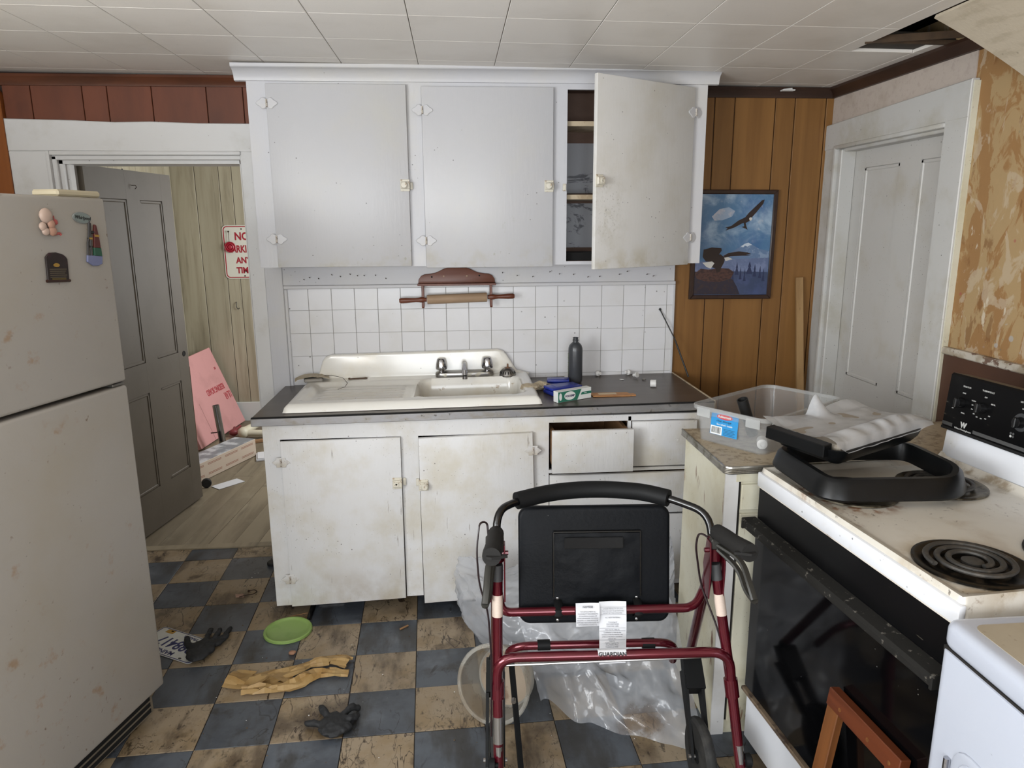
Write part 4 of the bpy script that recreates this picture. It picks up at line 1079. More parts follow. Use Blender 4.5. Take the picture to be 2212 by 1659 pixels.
ptxt('SELECTOR', .050, 1.140, .0062); ptxt('BAKE', .044, 1.121, .005); ptxt('BROIL', .052, 1.064, .005); ptxt('OFF', .012, 1.070, .004)
ptxt('THERMOSTAT', .125, 1.143, .0066); ptxt('OFF', .121, 1.126, .0055); ptxt('WARM', .082, 1.107, .005); ptxt('200', .080, 1.095, .0045); ptxt('250', .081, 1.083, .0045)
ptxt('300', .090, 1.072, .0045); ptxt('350', .102, 1.066, .0045); ptxt('400', .117, 1.065, .0045); ptxt('450', .132, 1.068, .0045); ptxt('500', .143, 1.078, .0045); ptxt('BROIL', .149, 1.112, .0055)
ptxt('LEFT REAR', .245, 1.141, .006); ptxt('OFF', .245, 1.124, .0055)
for s_, a in (('HI', 130), ('2', 165), ('3', 195), ('4', 225), ('5', 255), ('LO', 290)):
    ptxt(s_, .245 + .0205 * math.cos(R(a)), 1.088 + .0205 * math.sin(R(a)), .005)
ptxt('W', .063, 1.030, .020, bold=.0012); ptxt('White-Westinghouse', .063, 1.0165, .0072)
for dx, dz in ((0, 0), (.008, 0), (0, .008), (.008, .008)):
    obj('burner_mark', MB().lathe([(.0033, 0), (.0033, .0006)], 12, mtx=T((.222 + dx, panel_y(1.045) - .0006, 1.045 + dz)) @ RX(85)), 'print_white' if dx + dz == 0 else 'strip_grey', cp2)
# coil burners
mat('drip_pan', '1a1917', .3, .7, layers=[dict(c='4d4030', s=30, lo=.5, hi=.66, f=.7, r=.7)])
mat('coil_grey', '3b3936', .5, .3, layers=[dict(c='57514a', s=40, lo=.5, hi=.65, f=.6)])
mat('pan_rim', '6b6455', .35, .6, layers=[dict(c='2c2419', s=20, lo=.45, hi=.6, f=.9)])
for (bx, by, br) in ((.210, .150, .098), (.625, .140, .100), (.205, .415, .098), (.650, .405, .112)):
    M = T((bx, by, .9118))
    b = obj('burner', MB().lathe([(br + .012, .0), (br + .012, .004), (br + .004, .0055), (br - .002, .003), (br - .02, .0006), (0, .0004)], 40, mtx=M, cap0=False), 'drip_pan' if br > .0995 else 'pan_rim', rg)
    sp = []
    turns = 2.75
    for k in range(140):
        t_ = k / 139
        r_ = .030 + (br - .013 - .030) * t_
        a = 2 * math.pi * turns * t_
        sp.append((bx + r_ * math.cos(a), by + r_ * math.sin(a), .9215))
    obj('coil', MB().tube(sp, .0064, 8, flat=.75, ref=(0, 0, 1)), 'coil_grey', b)
    obj('coil_hub', MB().lathe([(.021, 0), (.021, .006), (.015, .009), (0, .009)], 20, mtx=T((bx, by, .9145))), 'coil_grey', b)
# oven front
obj('vent_panel', MB().box(.008, -.001, .765, .752, .036, .863, bev=.003), 'range_black', rg)
od = obj('oven_door', MB().box(.008, 0, .222, .752, .035, .748, bev=.004), 'range_black', rg)
obj('door_glass', MB().box(.010, -.004, .224, .750, .001, .745, bev=.002), 'oven_glass', od)
obj('door_handle', MB().ribbon([(.002, -.002, .752), (.758, -.002, .752)], [(0, .016), (.034, .010), (.040, .002), (.040, -.010), (.034, -.016), (.020, -.012), (.018, .002), (0, .004)]), 'range_dust', od)
obj('handle_cap', MB().box(-.003, -.044, .735, .005, .0, .768, bev=.002), 'range_dust', od)
obj('handle_cap', MB().box(.755, -.044, .735, .763, .0, .768, bev=.002), 'range_dust', od)
obj('ledge', MB().box(.004, -.012, .206, .756, .036, .218, bev=.002), 'rust_ledge', rg)
sd = obj('storage_drawer', MB().box(.010, .004, .045, .750, .036, .203, bev=.004), 'range_white', rg)
obj('toe_plate', MB().box(.02, .05, .0, .74, .07, .045), 'black_matte', rg, smooth=0)

# ------------------------------------------------------------------ small base cabinet beside the range
mat('counter_speck', 'a99a82', .5, layers=[dict(c='6e5f47', s=40, lo=.5, hi=.62, f=.7), dict(c='c1b6a2', s=60, lo=.58, hi=.68, f=.6), dict(c='5a4526', s=12, lo=.56, hi=.7, f=.5)])
sc_ = thing('base_cabinet', 'cream painted metal banded base cabinet between stove and white door', 'cabinet', (1.25, 2.15, 0))
P('carcass', MB().box(.785, 1.958, .0, 1.752, 2.335, .884, bev=.002), 'old_cream', sc_)
tp = [(.777, 2.35)] + arcpts(.797, 1.960, .020, 180, 270, 5) + [(1.755, 1.986), (1.755, 2.35)]
P('counter_top', MB().prism(tp, .887, .907, 'z'), 'counter_speck', sc_, smooth=0)
band = [(x, y) for x, y in [(.777, 2.35)] + arcpts(.797, 1.960, .020, 180, 270, 6) + [(1.755, 1.986)]]
P('metal_band', MB().ribbon([(x, y, .885) for x, y in band], [(-.0005, -.001), (.003, 0), (.004, .003), (.0025, .0055), (.004, .008), (.0025, .0105), (.004, .013), (.0025, .0155), (.004, .018), (.003, .023), (-.0005, .0235)]), mat('band_metal', 'a09d96', .3, .9, layers=[dict(c='6f6a58', s=18, lo=.45, hi=.65, f=.7, r=.6)]), sc_)
P('corner_post', MB().box(.783, 1.952, .0, .824, 1.9585, .884), 'white_trim', sc_, smooth=0)
P('dark_gap', MB().box(.824, 1.9565, .05, .832, 1.9582, .855), 'gap_dark', sc_, smooth=0)
P('drawer', MB().box(.832, 1.948, .768, 1.28, 1.9578, .848, bev=.002), 'old_cream', sc_)
P('door', MB().box(.832, 1.948, .05, 1.28, 1.9578, .755, bev=.002), 'old_cream', sc_)
P('top_rail', MB().box(.815, 1.951, .857, 1.28, 1.9578, .885), 'old_cream', sc_, smooth=0)

# ------------------------------------------------------------------ white dryer in the corner of the view
mat('dryer_white', 'b0b5c1', .25, coat=.2, layers=[grime('aeb2ba', 4, .5, .8, .4), dict(c='7b7d88', s=40, st=(1, .4, 1), lo=.68, hi=.73, f=.5), dict(c='6b3f22', s=30, lo=.66, hi=.72, f=.6, m=[('n', 4, .55, .62)])])
mat('dryer_top', 'a49a88', .4, layers=[dict(c='8e8370', s=4, lo=.4, hi=.7, f=.6), dict(c='6a5d48', s=60, lo=.62, hi=.72, f=.4)])
dr = thing('clothes_dryer', 'white clothes dryer with dusty tan top next to the stove', 'dryer', (.868, 1.118, 0), R(-90))
# local x runs along the front (toward the viewer), y into the body
obj('body', MB().prism(rrect(0, 0, .68, .66, .026, 6), 0, .8475, 'z', bev=.004, seg=2), 'dryer_white', dr)
obj('top_lid', MB().prism(rrect(0, -.001, .68, .66, .03, 6), .850, .902, 'z', bev=.016, seg=4), 'dryer_white', dr, smooth=50)
obj('lid_seam', MB().box(.01, .004, .840, .67, .65, .852), 'gap_dark', dr, smooth=0)
obj('dusty_top', MB().prism(rrect(.034, .032, .646, .62, .02), .9015, .9028, 'z'), 'dryer_top', dr, smooth=0)
dn = obj('dryer_door', MB().prism(rrect(.075, .10, .60, .70, .04), -.004, .003, 'y', bev=.003, seg=2), 'dryer_white', dr)
obj('door_inset', MB().prism(rrect(.093, .12, .585, .685, .03), -.006, -.003, 'y', bev=.002), 'dryer_white', dn)
obj('door_hinge', MB().tube([(.066, -.005, .60), (.066, -.005, .66)], .006, 10), 'chrome', dn)
obj('door_hinge', MB().tube([(.066, -.005, .18), (.066, -.005, .24)], .006, 10), 'chrome', dn)
obj('console', MB().box(.02, .57, .899, .66, .65, 1.06, bev=.012, seg=2), 'dryer_white', dr)

# ------------------------------------------------------------------ wooden frame leaning on the oven door
wfm = thing('wooden_frame', 'small reddish wooden frame leaning against the black oven door', 'frame', (0, 0, 0))
wm = rg.matrix_basis @ T((.455, -.105, .0)) @ RX(-8.0)
wfm.matrix_basis = wm
mat('frame_wood_a', '6e4322', .4, layers=[dict(c='4f2d14', s=40, st=(1, 1, .05), lo=.4, hi=.65, f=.7)])
mat('frame_wood_b', '5c2d17', .4, layers=[dict(c='421c0c', s=30, st=(.06, 1, 1), lo=.4, hi=.65, f=.7)])
obj('stile', MB().box(0, 0, 0, .042, .02, .49, bev=.002), 'frame_wood_a', wfm)
obj('stile', MB().box(.205, 0, 0, .247, .02, .49, bev=.002), 'frame_wood_a', wfm)
obj('top_rail', MB().box(0, -.004, .4905, .247, .022, .535, bev=.002), 'frame_wood_b', wfm)
obj('bottom_rail', MB().box(.0425, 0, .06, .2045, .02, .10, bev=.002), 'frame_wood_b', wfm)
for x in (.05, .15, .22):
    obj('screw_head', MB().lathe([(.005, 0), (.005, .001), (0, .002)], 10, mtx=T((x, -.004, .508)) @ RX(90)), 'frame_wood_a', wfm)

# ------------------------------------------------------------------ clear storage box
mat('clear_plastic', 'c4c6c6', .1, alpha=.17, spec=.6)
mat('clear_rim', 'c9cbca', .2, alpha=.38)
an = math.atan2(.26, .376)
bx = thing('storage_box', 'clear plastic storage box with blue label on the small cabinet', 'storage box', (.925, 2.012, .9075), an)
BL_, BW_, BH_ = .45, .275, .118
def rr3(x0, y0, x1, y1, r_, z): return [(a, b, z) for a, b in rrect(x0, y0, x1, y1, r_, 5)]
i0 = .014
walls = MB()
loft(walls, [rr3(i0, i0, BL_ - i0, BW_ - i0, .03, 0), rr3(.006, .006, BL_ - .006, BW_ - .006, .034, BH_ - .03), rr3(.001, .001, BL_ - .001, BW_ - .001, .036, BH_ - .028), rr3(0, 0, BL_, BW_, .036, BH_),
             rr3(.0025, .0025, BL_ - .0025, BW_ - .0025, .034, BH_), rr3(.009, .009, BL_ - .009, BW_ - .009, .03, BH_ - .028), rr3(i0 + .003, i0 + .003, BL_ - i0 - .003, BW_ - i0 - .003, .028, .003)])
obj('bin', walls, 'clear_plastic', bx, smooth=40)
rm = MB()
loft(rm, [rr3(-.007, -.007, BL_ + .007, BW_ + .007, .04, BH_ - .012), rr3(-.008, -.008, BL_ + .008, BW_ + .008, .04, BH_ - .001), rr3(-.006, -.006, BL_ + .006, BW_ + .006, .04, BH_ + .001), rr3(.0005, .0005, BL_ - .0005, BW_ - .0005, .036, BH_ + .001)], False, False)
obj('rim', rm, 'clear_rim', bx)
for (x0, y0) in ((.02, -.009), (.38, -.009)):
    obj('clip_rib', MB().box(x0, y0, BH_ - .034, x0 + .05, y0 + .006, BH_ - .004, bev=.002), 'clear_rim', bx)
for y0 in (.02, .20):
    obj('clip_rib', MB().box(-.009, y0, BH_ - .034, -.003, y0 + .05, BH_ - .004, bev=.002), 'clear_rim', bx)
# label on the short side (normal -x); lettering reads from +y to -y
LM = T((.0045, .152, .068)) @ RZ(-90) @ RX(90) @ RX(-4)
lb = obj('label', MB().box(-.05, -.034, 0, .05, .034, .0012, bev=.0004, mtx=LM), mat('label_blue', '2b86bf', .35), bx)
obj('label_arch', MB().prism([(.05 * math.cos(R(a)), .032 + .007 * math.sin(R(a))) for a in range(0, 181, 15)], .0, .0012, 'z', mtx=LM), 'label_blue', bx)
ovl = [(.029 * math.cos(2 * math.pi * k / 24), .0085 * math.sin(2 * math.pi * k / 24)) for k in range(24)]
obj('logo_plate', MB().prism([(a, b + .027) for a, b in ovl], .0012, .0018, 'z', mtx=LM), mat('label_red', 'c02a35', .4), lb)
obj('barcode', MB().box(-.048, -.033, .0012, -.006, -.006, .0017, mtx=LM), 'carton_white', lb, smooth=0)
bars = MB()
xx = -.044
while xx < -.011:
    wd = random.choice((.0008, .0014, .002)); bars.box(xx, -.029, .0017, xx + wd, -.009, .0019, mtx=LM); xx += wd + random.choice((.001, .0016))
o = obj('barcode_bars', bars, 'black_matte', lb, smooth=0); o['kind'] = 'stuff'
text('logo_print', 'Rubbermaid', .0095, 'carton_white', lb, LM @ T((0, .027, .0021)), bold=.0002)
text('label_print', 'clear storage', .0105, mat('label_ink', '1d4a63', .5), lb, LM @ T((-.002, .0125, .0016)), shear=.2)
text('label_print', "See what's inside", .0085, 'carton_white', lb, LM @ T((.002, .001, .0016)))
for k in range(5):
    obj('fine_print', MB().box(.0, -.012 - k * .0045, .0012, .042 - .004 * (k % 2), -.0105 - k * .0045, .0015, mtx=LM), 'label_ink', lb, smooth=0)
tb = MB()
Mt = bx.matrix_basis @ align_z((.175, .155, .006), (.128, .172, .13))
tb.lathe([(.018, 0), (.018, .135), (.015, .135), (.015, .002), (0, .002)], 20, mtx=Mt)
tag(obj('rubber_tube', tb, 'black_matte', None), 'short black tube standing in the clear storage box', 'tube')
wr_ = MB().lathe([(0, 0), (.014, 0), (.016, .006), (.016, .05), (.011, .053), (.006, .053), (.006, .05), (0, .05)], 18, mtx=bx.matrix_basis @ align_z((.10, .075, .020), (.07, .055, .020)))
tag(obj('spool', wr_, 'white_plastic', None), 'small white spool lying inside the clear storage box', 'spool')

# ------------------------------------------------------------------ black plastic frame, tray and wrapped pack on the stove
mat('black_plastic', '0b0c0d', .36, layers=[dict(c='131416', s=10, lo=.45, hi=.75, f=.5)], spec=.28)
fb = thing('plastic_surround', 'black plastic rectangular bezel lying over the stove burners', 'bezel', rg.matrix_basis @ Vector((.16, .24, .9285)), rg.rotation_euler.z)
loop = fillet([(-.16, .03, 0), (-.155, -.19, 0), (.125, -.205, 0), (.165, .105, 0), (.085, .185, 0), (-.13, .20, 0), (-.16, .03, 0)], .045, 5)
loop = [Vector((p.x, p.y, 0)) for p in loop]
loop[0] = (loop[0] + loop[-1]) / 2
prb = [(-.012, 0), (.022, 0), (.026, .006), (.014, .044), (.004, .053), (-.010, .053), (-.012, .048)]
obj('bezel', MB().ribbon(loop[:-1], [(a, b) for a, b in prb], closed=True), 'black_plastic', fb)
C3 = rg.matrix_basis @ Vector((.215, .10, .977))
dx_ = (rg.matrix_basis @ Vector((.07, .47, .977))) - C3
ty = thing('plastic_tray', 'shallow black plastic tray resting on the bezel on the stove', 'tray', C3, math.atan2(dx_.y, dx_.x))
trm = MB()
def rr4(d, z, r_=.035): return rr3(-d, -d, .385 + d, .225 + d, r_ + d, z)
loft(trm, [rr4(-.045, .0), rr4(-.02, .005), rr4(-.005, .024), rr4(.003, .047), rr4(-.002, .048), rr4(-.012, .026), rr4(-.05, .009)])
obj('tray_shell', trm, 'black_plastic', ty, smooth=60)
ty.rotation_euler = (R(2.5), R(-2), math.atan2(dx_.y, dx_.x))
mat('bag_plastic', 'e2e4e8', .14, alpha=.64, trans=.35, layers=[dict(c='c6c9cf', s=14, lo=.45, hi=.7, f=.6)], bump=.3, bscale=30)
pk = thing('wrapped_pad', 'pad wrapped in cloudy plastic film lying in the black tray', 'package', (0, 0, 0))
pk.matrix_basis = ty.matrix_basis @ T((0, 0, .016))
def pill(u, v):
    """film: a puffed roll along one long side, drawn flat over the pad, edges turned up"""
    x = -.012 + .42 * u; y = -.004 + .245 * v
    roll = math.exp(-((v - .17) / .15) ** 2)
    taper = min(1, 6 * u + .35) * min(1, 5 * (1 - u) + .15)
    z = .040 + .030 * roll * taper
    z += .0035 * math.sin(34 * u + 6 * v + 3 * fbm(u, v, 2, 2, 2)) * roll + .004 * fbm(u, v, 2, 4, 2)
    if v < .03: z -= .022 * taper
    if v > .82: z += .016 * ((v - .82) / .18) * (.5 + .5 * math.sin(8 * u + 1))
    if .45 < u < .62 and v > .7: z += .055 * math.sin((u - .45) / .17 * math.pi) * ((v - .7) / .3) ** 2
    if u < .10: z += .014 * (1 - u / .10)
    if u > .9: x += .055 * (u - .9) * 10 * max(0, 1 - abs(v - .25) / .3); z -= .006 * (u - .9) * 10
    return (x, y, z)
obj('film', MB().grid(90, 50, pill), 'bag_plastic', pk, smooth=60)
obj('pad', MB().box(.025, .02, .012, .375, .215, .038, bev=.006), mat('pad_beige', '8d8579', .8, layers=[dict(c='6a5a44', s=16, lo=.6, hi=.7, f=.6)]), pk)
obj('black_bar', MB().box(-.018, .035, .010, .016, .222, .044, bev=.002), 'black_plastic', pk)

# ------------------------------------------------------------------ rollator walker
mat('red_metal', '5c1220', .22, .55, coat=.5, layers=[dict(c='3c0a14', s=8, lo=.4, hi=.7, f=.5)])
mat('black_tube', '0d0d0e', .18, .2, coat=.3)
mat('foam_black', '0f1011', .6, spec=.2)
mat('vinyl', '0f1114', .5, layers=[dict(c='0c0d10', s=12, lo=.4, hi=.7, f=.6), dict(c='8a8a88', s=60, lo=.70, hi=.74, f=.4, m=[('z', .26, .285)])], bump=.25, bscale=90, spec=.12)
mat('grip_rubber', '1f1e1d', .75, spec=.25)
mat('steel', '9a9896', .25, .9)
mat('tire', '1b1b1a', .7, layers=[dict(c='3b3936', s=20, lo=.5, hi=.7, f=.6)])
mat('sticker', 'c9bdb0', .5, layers=[dict(c='a5766a', s=1, st=(1, 1, 160), kind='wave', dir='Z', dist=0, lo=.6, hi=.7, f=.5)])
mat('tag_paper', 'cfd0d4', .6)
mat('tag_ink', '6f7178', .6)
wk = thing('rollator_walker', 'dark red rolling walker with black seat flipped up and foam backrest', 'walker', (.38, 1.59, 0), R(-3.4))
def wt(name, pts, r_, m, par=None, fl=0, seg=12, **k):
    if fl: pts = fillet(pts, fl, 6)
    return obj(name, MB().tube(pts, r_, seg, **k), m, par or wk)
LT, RT = (-.294, .021, .775), (.243, .011, .775)
LB, RB = (-.296, -.062, .262), (.311, -.073, .262)
Lr = wt('rear_leg', [LT, (-.297, -.018, .458), LB], .0130, 'red_metal')
Rr = wt('rear_leg', [RT, (.289, -.026, .472), RB], .0130, 'red_metal')
wt('leg_extension', [(-.296, -.05, .33), (-.296, -.092, .098)], .0108, 'steel', Lr); wt('leg_extension', [(.305, -.062, .33), (.324, -.104, .098)], .0108, 'steel', Rr)
def along(a, b, z):
    t = (z - a[2]) / (b[2] - a[2]); return tuple(a[i] + (b[i] - a[i]) * t for i in range(3))
def lp(z): return along(LT, (-.297, -.018, .458), z) if z > .458 else along((-.297, -.018, .458), LB, z)
def rp_(z): return along(RT, (.289, -.026, .472), z) if z > .472 else along((.289, -.026, .472), RB, z)
for par, fn in ((Lr, lp), (Rr, rp_)):
    wt('grey_collar', [fn(.745), fn(.785)], .0136, mat('collar_grey', '3a3b3c', .6), par)
    wt('warning_sticker', [fn(.655), fn(.71)], .0134, 'sticker', par)
    wt('clamp', [fn(.445), fn(.49)], .0175, 'red_metal', par)
wt('silver_label', [lp(.335), lp(.40)], .0134, 'steel', Lr)
for sx, LG in ((-1, (-.294, .03, .83)), (1, (.243, .022, .83))):
    B_ = (.30 * sx - .005, .365, .305)
    fl_ = wt('front_leg', [LG, B_], .0145, 'red_metal')
    # hinge plates joining front and rear legs
    t0 = LT if sx < 0 else RT
    for q in (-.0175, .0175):
        obj('hinge_plate', MB().prism([(-.008, .70), (.02, .70), (.05, .77), (.03, .845), (0, .845), (-.012, .78)], t0[0] + q - .0018, t0[0] + q + .0018, 'x', bev=.001), 'red_metal', wk)
    wt('sleeve', [(t0[0], t0[1] + .012, .79), (t0[0], t0[1] + .016, .85)], .0165, 'red_metal', wk)
    obj('bolt', MB().tube([(t0[0] - .025, .025, .815), (t0[0] + .027, .025, .815)], .006, 8), 'red_metal', wk)
    # handle stem and grip
    wt('handle_stem', [(t0[0], t0[1] + .015, .80), (t0[0], t0[1] + .02, .858), (t0[0] + .004 * sx, t0[1] - .02, .864)], .012, 'black_tube', wk, .02)
    ge_ = (t0[0] + (-.012 if sx < 0 else .034), -.122, .876)
    gs = (t0[0] + .002 * sx, t0[1] + .022, .862)
    g_ = wt('hand_grip', [tuple(gs[i] + (ge_[i] - gs[i]) * t for i in range(3)) for t in (0, .06, .3, .55, .75, .9, 1)], [.014, .0195, .0205, .0195, .021, .0225, .0215], 'grip_rubber', seg=16)
    obj('grip_wing', MB().prism([(-.012, -.01), (.006, -.02), (.034, -.024), (.036, -.03), (.0, -.04), (-.012, -.035)], -.003, .003, 'z', mtx=T(ge_) @ T((0, .03, 0)) @ Matrix.Diagonal((-sx, 1, 1, 1))), 'grip_rubber', g_)
    lv = fillet([(gs[0], gs[1] - .03, .838), (ge_[0] + .008 * sx, ge_[1] + .07, .825), (ge_[0] + .012 * sx, ge_[1] + .015, .785), (ge_[0] + .016 * sx, ge_[1] - .004, .762)], .03, 5)
    lv2 = fillet([(gs[0], gs[1] - .03, .826), (ge_[0] + .004 * sx, ge_[1] + .075, .800), (ge_[0] + .008 * sx, ge_[1] + .03, .766), (ge_[0] + .016 * sx, ge_[1] - .002, .758)], .03, 5)
    obj('brake_lever', MB().tube(lv, .009, 8, flat=.6).tube(lv2, .0085, 8, flat=.6).tube([lv[-1], lv2[-1]], .009, 8), mat('lever_black', '262521', .5), wk)
    obj('lever_mount', MB().box(t0[0] - .016, .0, .825, t0[0] + .016, .04, .852, bev=.004).box(t0[0] + .022 * sx - .006, -.01, .80, t0[0] + .022 * sx + .006, .03, .86, bev=.003), 'lever_black', wk)
    cbp = [(t0[0] + .02 * sx, .02, .845), (t0[0] + .024 * sx, .03, .895), (t0[0] + .042 * sx, .015, .90), (t0[0] + .05 * sx, -.005, .84), (t0[0] + .045 * sx, -.01, .75), (t0[0] + .024 * sx, -.012, .68), (t0[0] + .017 * sx, -.02, .55), (t0[0] + .02 * sx, -.04, .35)]
    if sx > 0: cbp = [(.235, .03, .84), (.205, .035, .86), (.200, .04, .82), (.212, .05, .76), (.225, .06, .70), (.262, .02, .60), (.285, -.01, .50), (.296, -.03, .35)]
    wt('brake_cable', cbp, .0026, mat('cable_maroon', '1c0d10', .4), wk, .03, 6)
    # front caster
    pv = Vector(B_); ax = Vector((.295 * sx - .012, .165, .108))
    fk = obj('fork', MB().hull([(pv.x + a, pv.y + b - .005, pv.z + c) for a in (-.028, .028) for b, c in ((-.02, .006), (.016, -.006), (-.085, -.055), (-.05, -.10))]), 'foam_black', wk, smooth=30)
    for q in (-.024, .024):
        obj('fork_arm', MB().hull([(pv.x + q + e, pv.y + b, pv.z + c) for e in (-.005, .005) for b, c in ((-.045, -.02), (.0, -.06))] + [(ax.x + q + e, ax.y + b, ax.z + c) for e in (-.004, .004) for b, c in ((-.014, -.012), (.014, .0), (.0, .014))]), 'foam_black', fk, smooth=30)
    obj('pivot_cap', MB().ball((pv.x, pv.y - .01, pv.z + .004), .021, 2), 'foam_black', fk)
    obj('axle', MB().tube([(ax.x - .034, ax.y, ax.z), (ax.x + .034, ax.y, ax.z)], .006, 8), 'steel', fk)
    Mw = T(ax) @ RZ(4) @ RY(90)
    wh = obj('front_wheel', MB().lathe([(.080, -.012), (.094, -.015), (.104, -.008), (.106, 0), (.104, .008), (.094, .015), (.080, .012), (.078, 0)], 40, mtx=Mw), 'tire', wk)
    sp = MB().lathe([(.014, -.016), (.02, -.014), (.02, .014), (.014, .016)], 16, mtx=Mw)
    for k in range(3):
        sp.box(.012, -.010, -.005, .084, .010, .005, mtx=Mw @ RZ(120 * k + 30))
    obj('spokes', sp, 'foam_black', wh)
    # rear wheel (below the picture edge)
    ar = Vector(((.352 if sx > 0 else -.330), -.105 + .005 * sx, .101))
    Mw = T(ar) @ RY(90)
    wh = obj('rear_wheel', MB().lathe([(.076, -.012), (.088, -.014), (.098, -.008), (.1, 0), (.098, .008), (.088, .014), (.076, .012), (.074, 0)], 40, mtx=Mw), 'tire', wk)
    sp = MB().lathe([(.014, -.03), (.02, -.014), (.02, .014), (.014, .016)], 16, mtx=Mw)
    for k in range(3): sp.box(.012, -.010, -.005, .08, .010, .005, mtx=Mw @ RZ(120 * k))
    obj('spokes', sp, 'foam_black', wh)
    kx = (.311 if sx > 0 else -.297)
    obj('height_knob', MB().lathe([(.006, 0), (.006, .008), (.017, .009), (.018, .022), (.014, .025), (0, .025)], 14, mtx=T((kx, -.07, .29)) @ RY(90 * sx)), 'foam_black', wk)
bar = fillet([(-.295, .03, .80), (-.295, .055, .912), (-.245, .135, .905), (-.15, .185, .910), (-.03, .205, .911), (.09, .18, .910), (.155, .135, .907), (.238, .07, .893), (.240, .028, .82)], .05, 6)
br_ = wt('backrest_bar', bar, .0100, 'black_tube')
fo = [p for p in fillet([(-.243, .138, .9055), (-.15, .185, .910), (-.03, .205, .911), (.09, .18, .910), (.152, .138, .907)], .08, 8)]
wt('foam_sleeve', fo, .0225, 'foam_black', br_, seg=18)
# seat pad, flipped up
pd_ = obj('seat_pad', MB().prism(rrect(-.203, 0, .203, .318, .030, 6), 0, .030, 'y', bev=.010, seg=3), 'vinyl', wk, (-.035, .130, .556), (R(-9), 0, 0), smooth=50)
ps = MB()
sc2 = []
for k in range(60):
    t_ = k / 60
    per = rrect(-.203, 0, .203, .318, .030, 6)
pk_ = obj('pocket', MB().grid(24, 18, lambda u, v: (-.108 + .228 * u, -.002 - .010 * math.sin(math.pi * u) ** .6 * (1 - v) ** .35 * (.55 + .45 * math.sin(math.pi * min(1, v * 1.3))) - .0022 * fbm(u, v, 1, 5, 3), .075 + .172 * v), thick=-.003), 'vinyl', pd_, smooth=50)
obj('pocket_flap', MB().box(-.082, -.016, .208, .075, -.012, .238, bev=.002, mtx=None), mat('velcro', '0b0b0c', .9), pd_)
obj('pocket_welt', MB().tube([(-.110, -.003, .075), (-.110, -.003, .25)], .003, 6).tube([(.122, -.003, .075), (.122, -.003, .25)], .003, 6).tube([(-.11, -.003, .251), (.122, -.003, .251)], .0035, 6), 'black_tube', pd_)
for x in (-.100, .112):
    cl = obj('bar_clip', MB().tube([(x, -.002, .066), (x, -.018, .062), (x, -.036, .050), (x, -.036, .036), (x, -.018, .024), (x, -.002, .020)], .011, 8, flat=.25, ref=(0, 1, 0)), 'foam_black', pd_)
    for z in (.072, .012):
        obj('rivet', MB().ball((x, -.0025, z), .0048, 1, (1, .6, 1)), 'steel', cl)
wt('seat_rail', [(-.292, .150, .64), (-.285, .112, .603), (.228, .110, .609), (.262, .150, .648)], .0118, 'red_metal', fl=.05)
u1 = wt('rear_crossbar', [(-.297, -.022, .455), (-.297, -.020, .556), (.278, -.026, .566), (.289, -.028, .47)], .0125, 'red_metal', fl=.075)
u2 = wt('front_crossbar', [(-.270, .30, .33), (-.262, .235, .425), (.212, .232, .432), (.225, .30, .33)], .0120, 'red_metal', fl=.06)
for x in (-.165, .135):
    wt('rest_clamp', [(x - .018, .2345, .4275), (x + .018, .2345, .428)], .0150, 'foam_black', u2)
gl_ = wt('name_sleeve', [(-.048, -.0218, .5612), (.022, -.0223, .5625)], .0130, 'tag_paper', u1)
text('name_print', 'GUARDIAN', .0135, 'black_matte', gl_, T((-.013, -.0340, .5690)) @ RX(60), bold=.0004)
wt('steel_rod', [(-.285, -.01, .528), (.285, -.012, .545)], .0032, 'steel', wk, seg=8)
obj('fold_strut', MB().box(-.007, -.003, 0, .007, .003, .40, mtx=align_z((-.262, .0, .535), (-.232, -.045, .15))), 'foam_black', wk)
obj('strut_bolt', MB().tube([(-.257, -.02, .44), (-.257, -.03, .437)], .006, 10), 'steel', wk)
# care labels hanging from the seat seam
def tagsheet(x0, x1, z0, z1, curve):
    return MB().grid(8, 14, lambda u, v: (x0 + (x1 - x0) * u + .004 * v * curve, .088 - .004 * math.sin(math.pi * v) + .003 * math.sin(3 * u + 5 * v) * curve, z1 + (z0 - z1) * v), thick=.0004)
t1 = obj('care_tag', tagsheet(-.092, -.030, .573, .640, .5), 'tag_paper', wk, label='short white notice tag')
t2 = obj('care_tag', tagsheet(-.031, .040, .462, .643, 1), 'tag_paper', wk, label='long white law label tag')
def tagtxt(par, s_, x, z, size, **k): text('tag_print', s_, size, 'tag_ink', par, T((x, .0808, z)) @ RX(90), ext=.0001, **k)
tagtxt(t1, 'NOTICE', -.061, .632, .0072, bold=.0003)
for k, s_ in enumerate(('THIS ARTICLE MEETS ALL', 'FLAMMABILITY REQUIREMENTS', 'OF CALIFORNIA BUREAU OF', 'HOME FURNISHINGS TECHNICAL', 'BULLETIN 117. CARE SHOULD BE', 'EXERCISED NEAR OPEN FLAME OR', 'WITH BURNING CIGARETTES')):
    tagtxt(t1, s_, -.0605, .6185 - k * .0062, .0046, xs=.8)
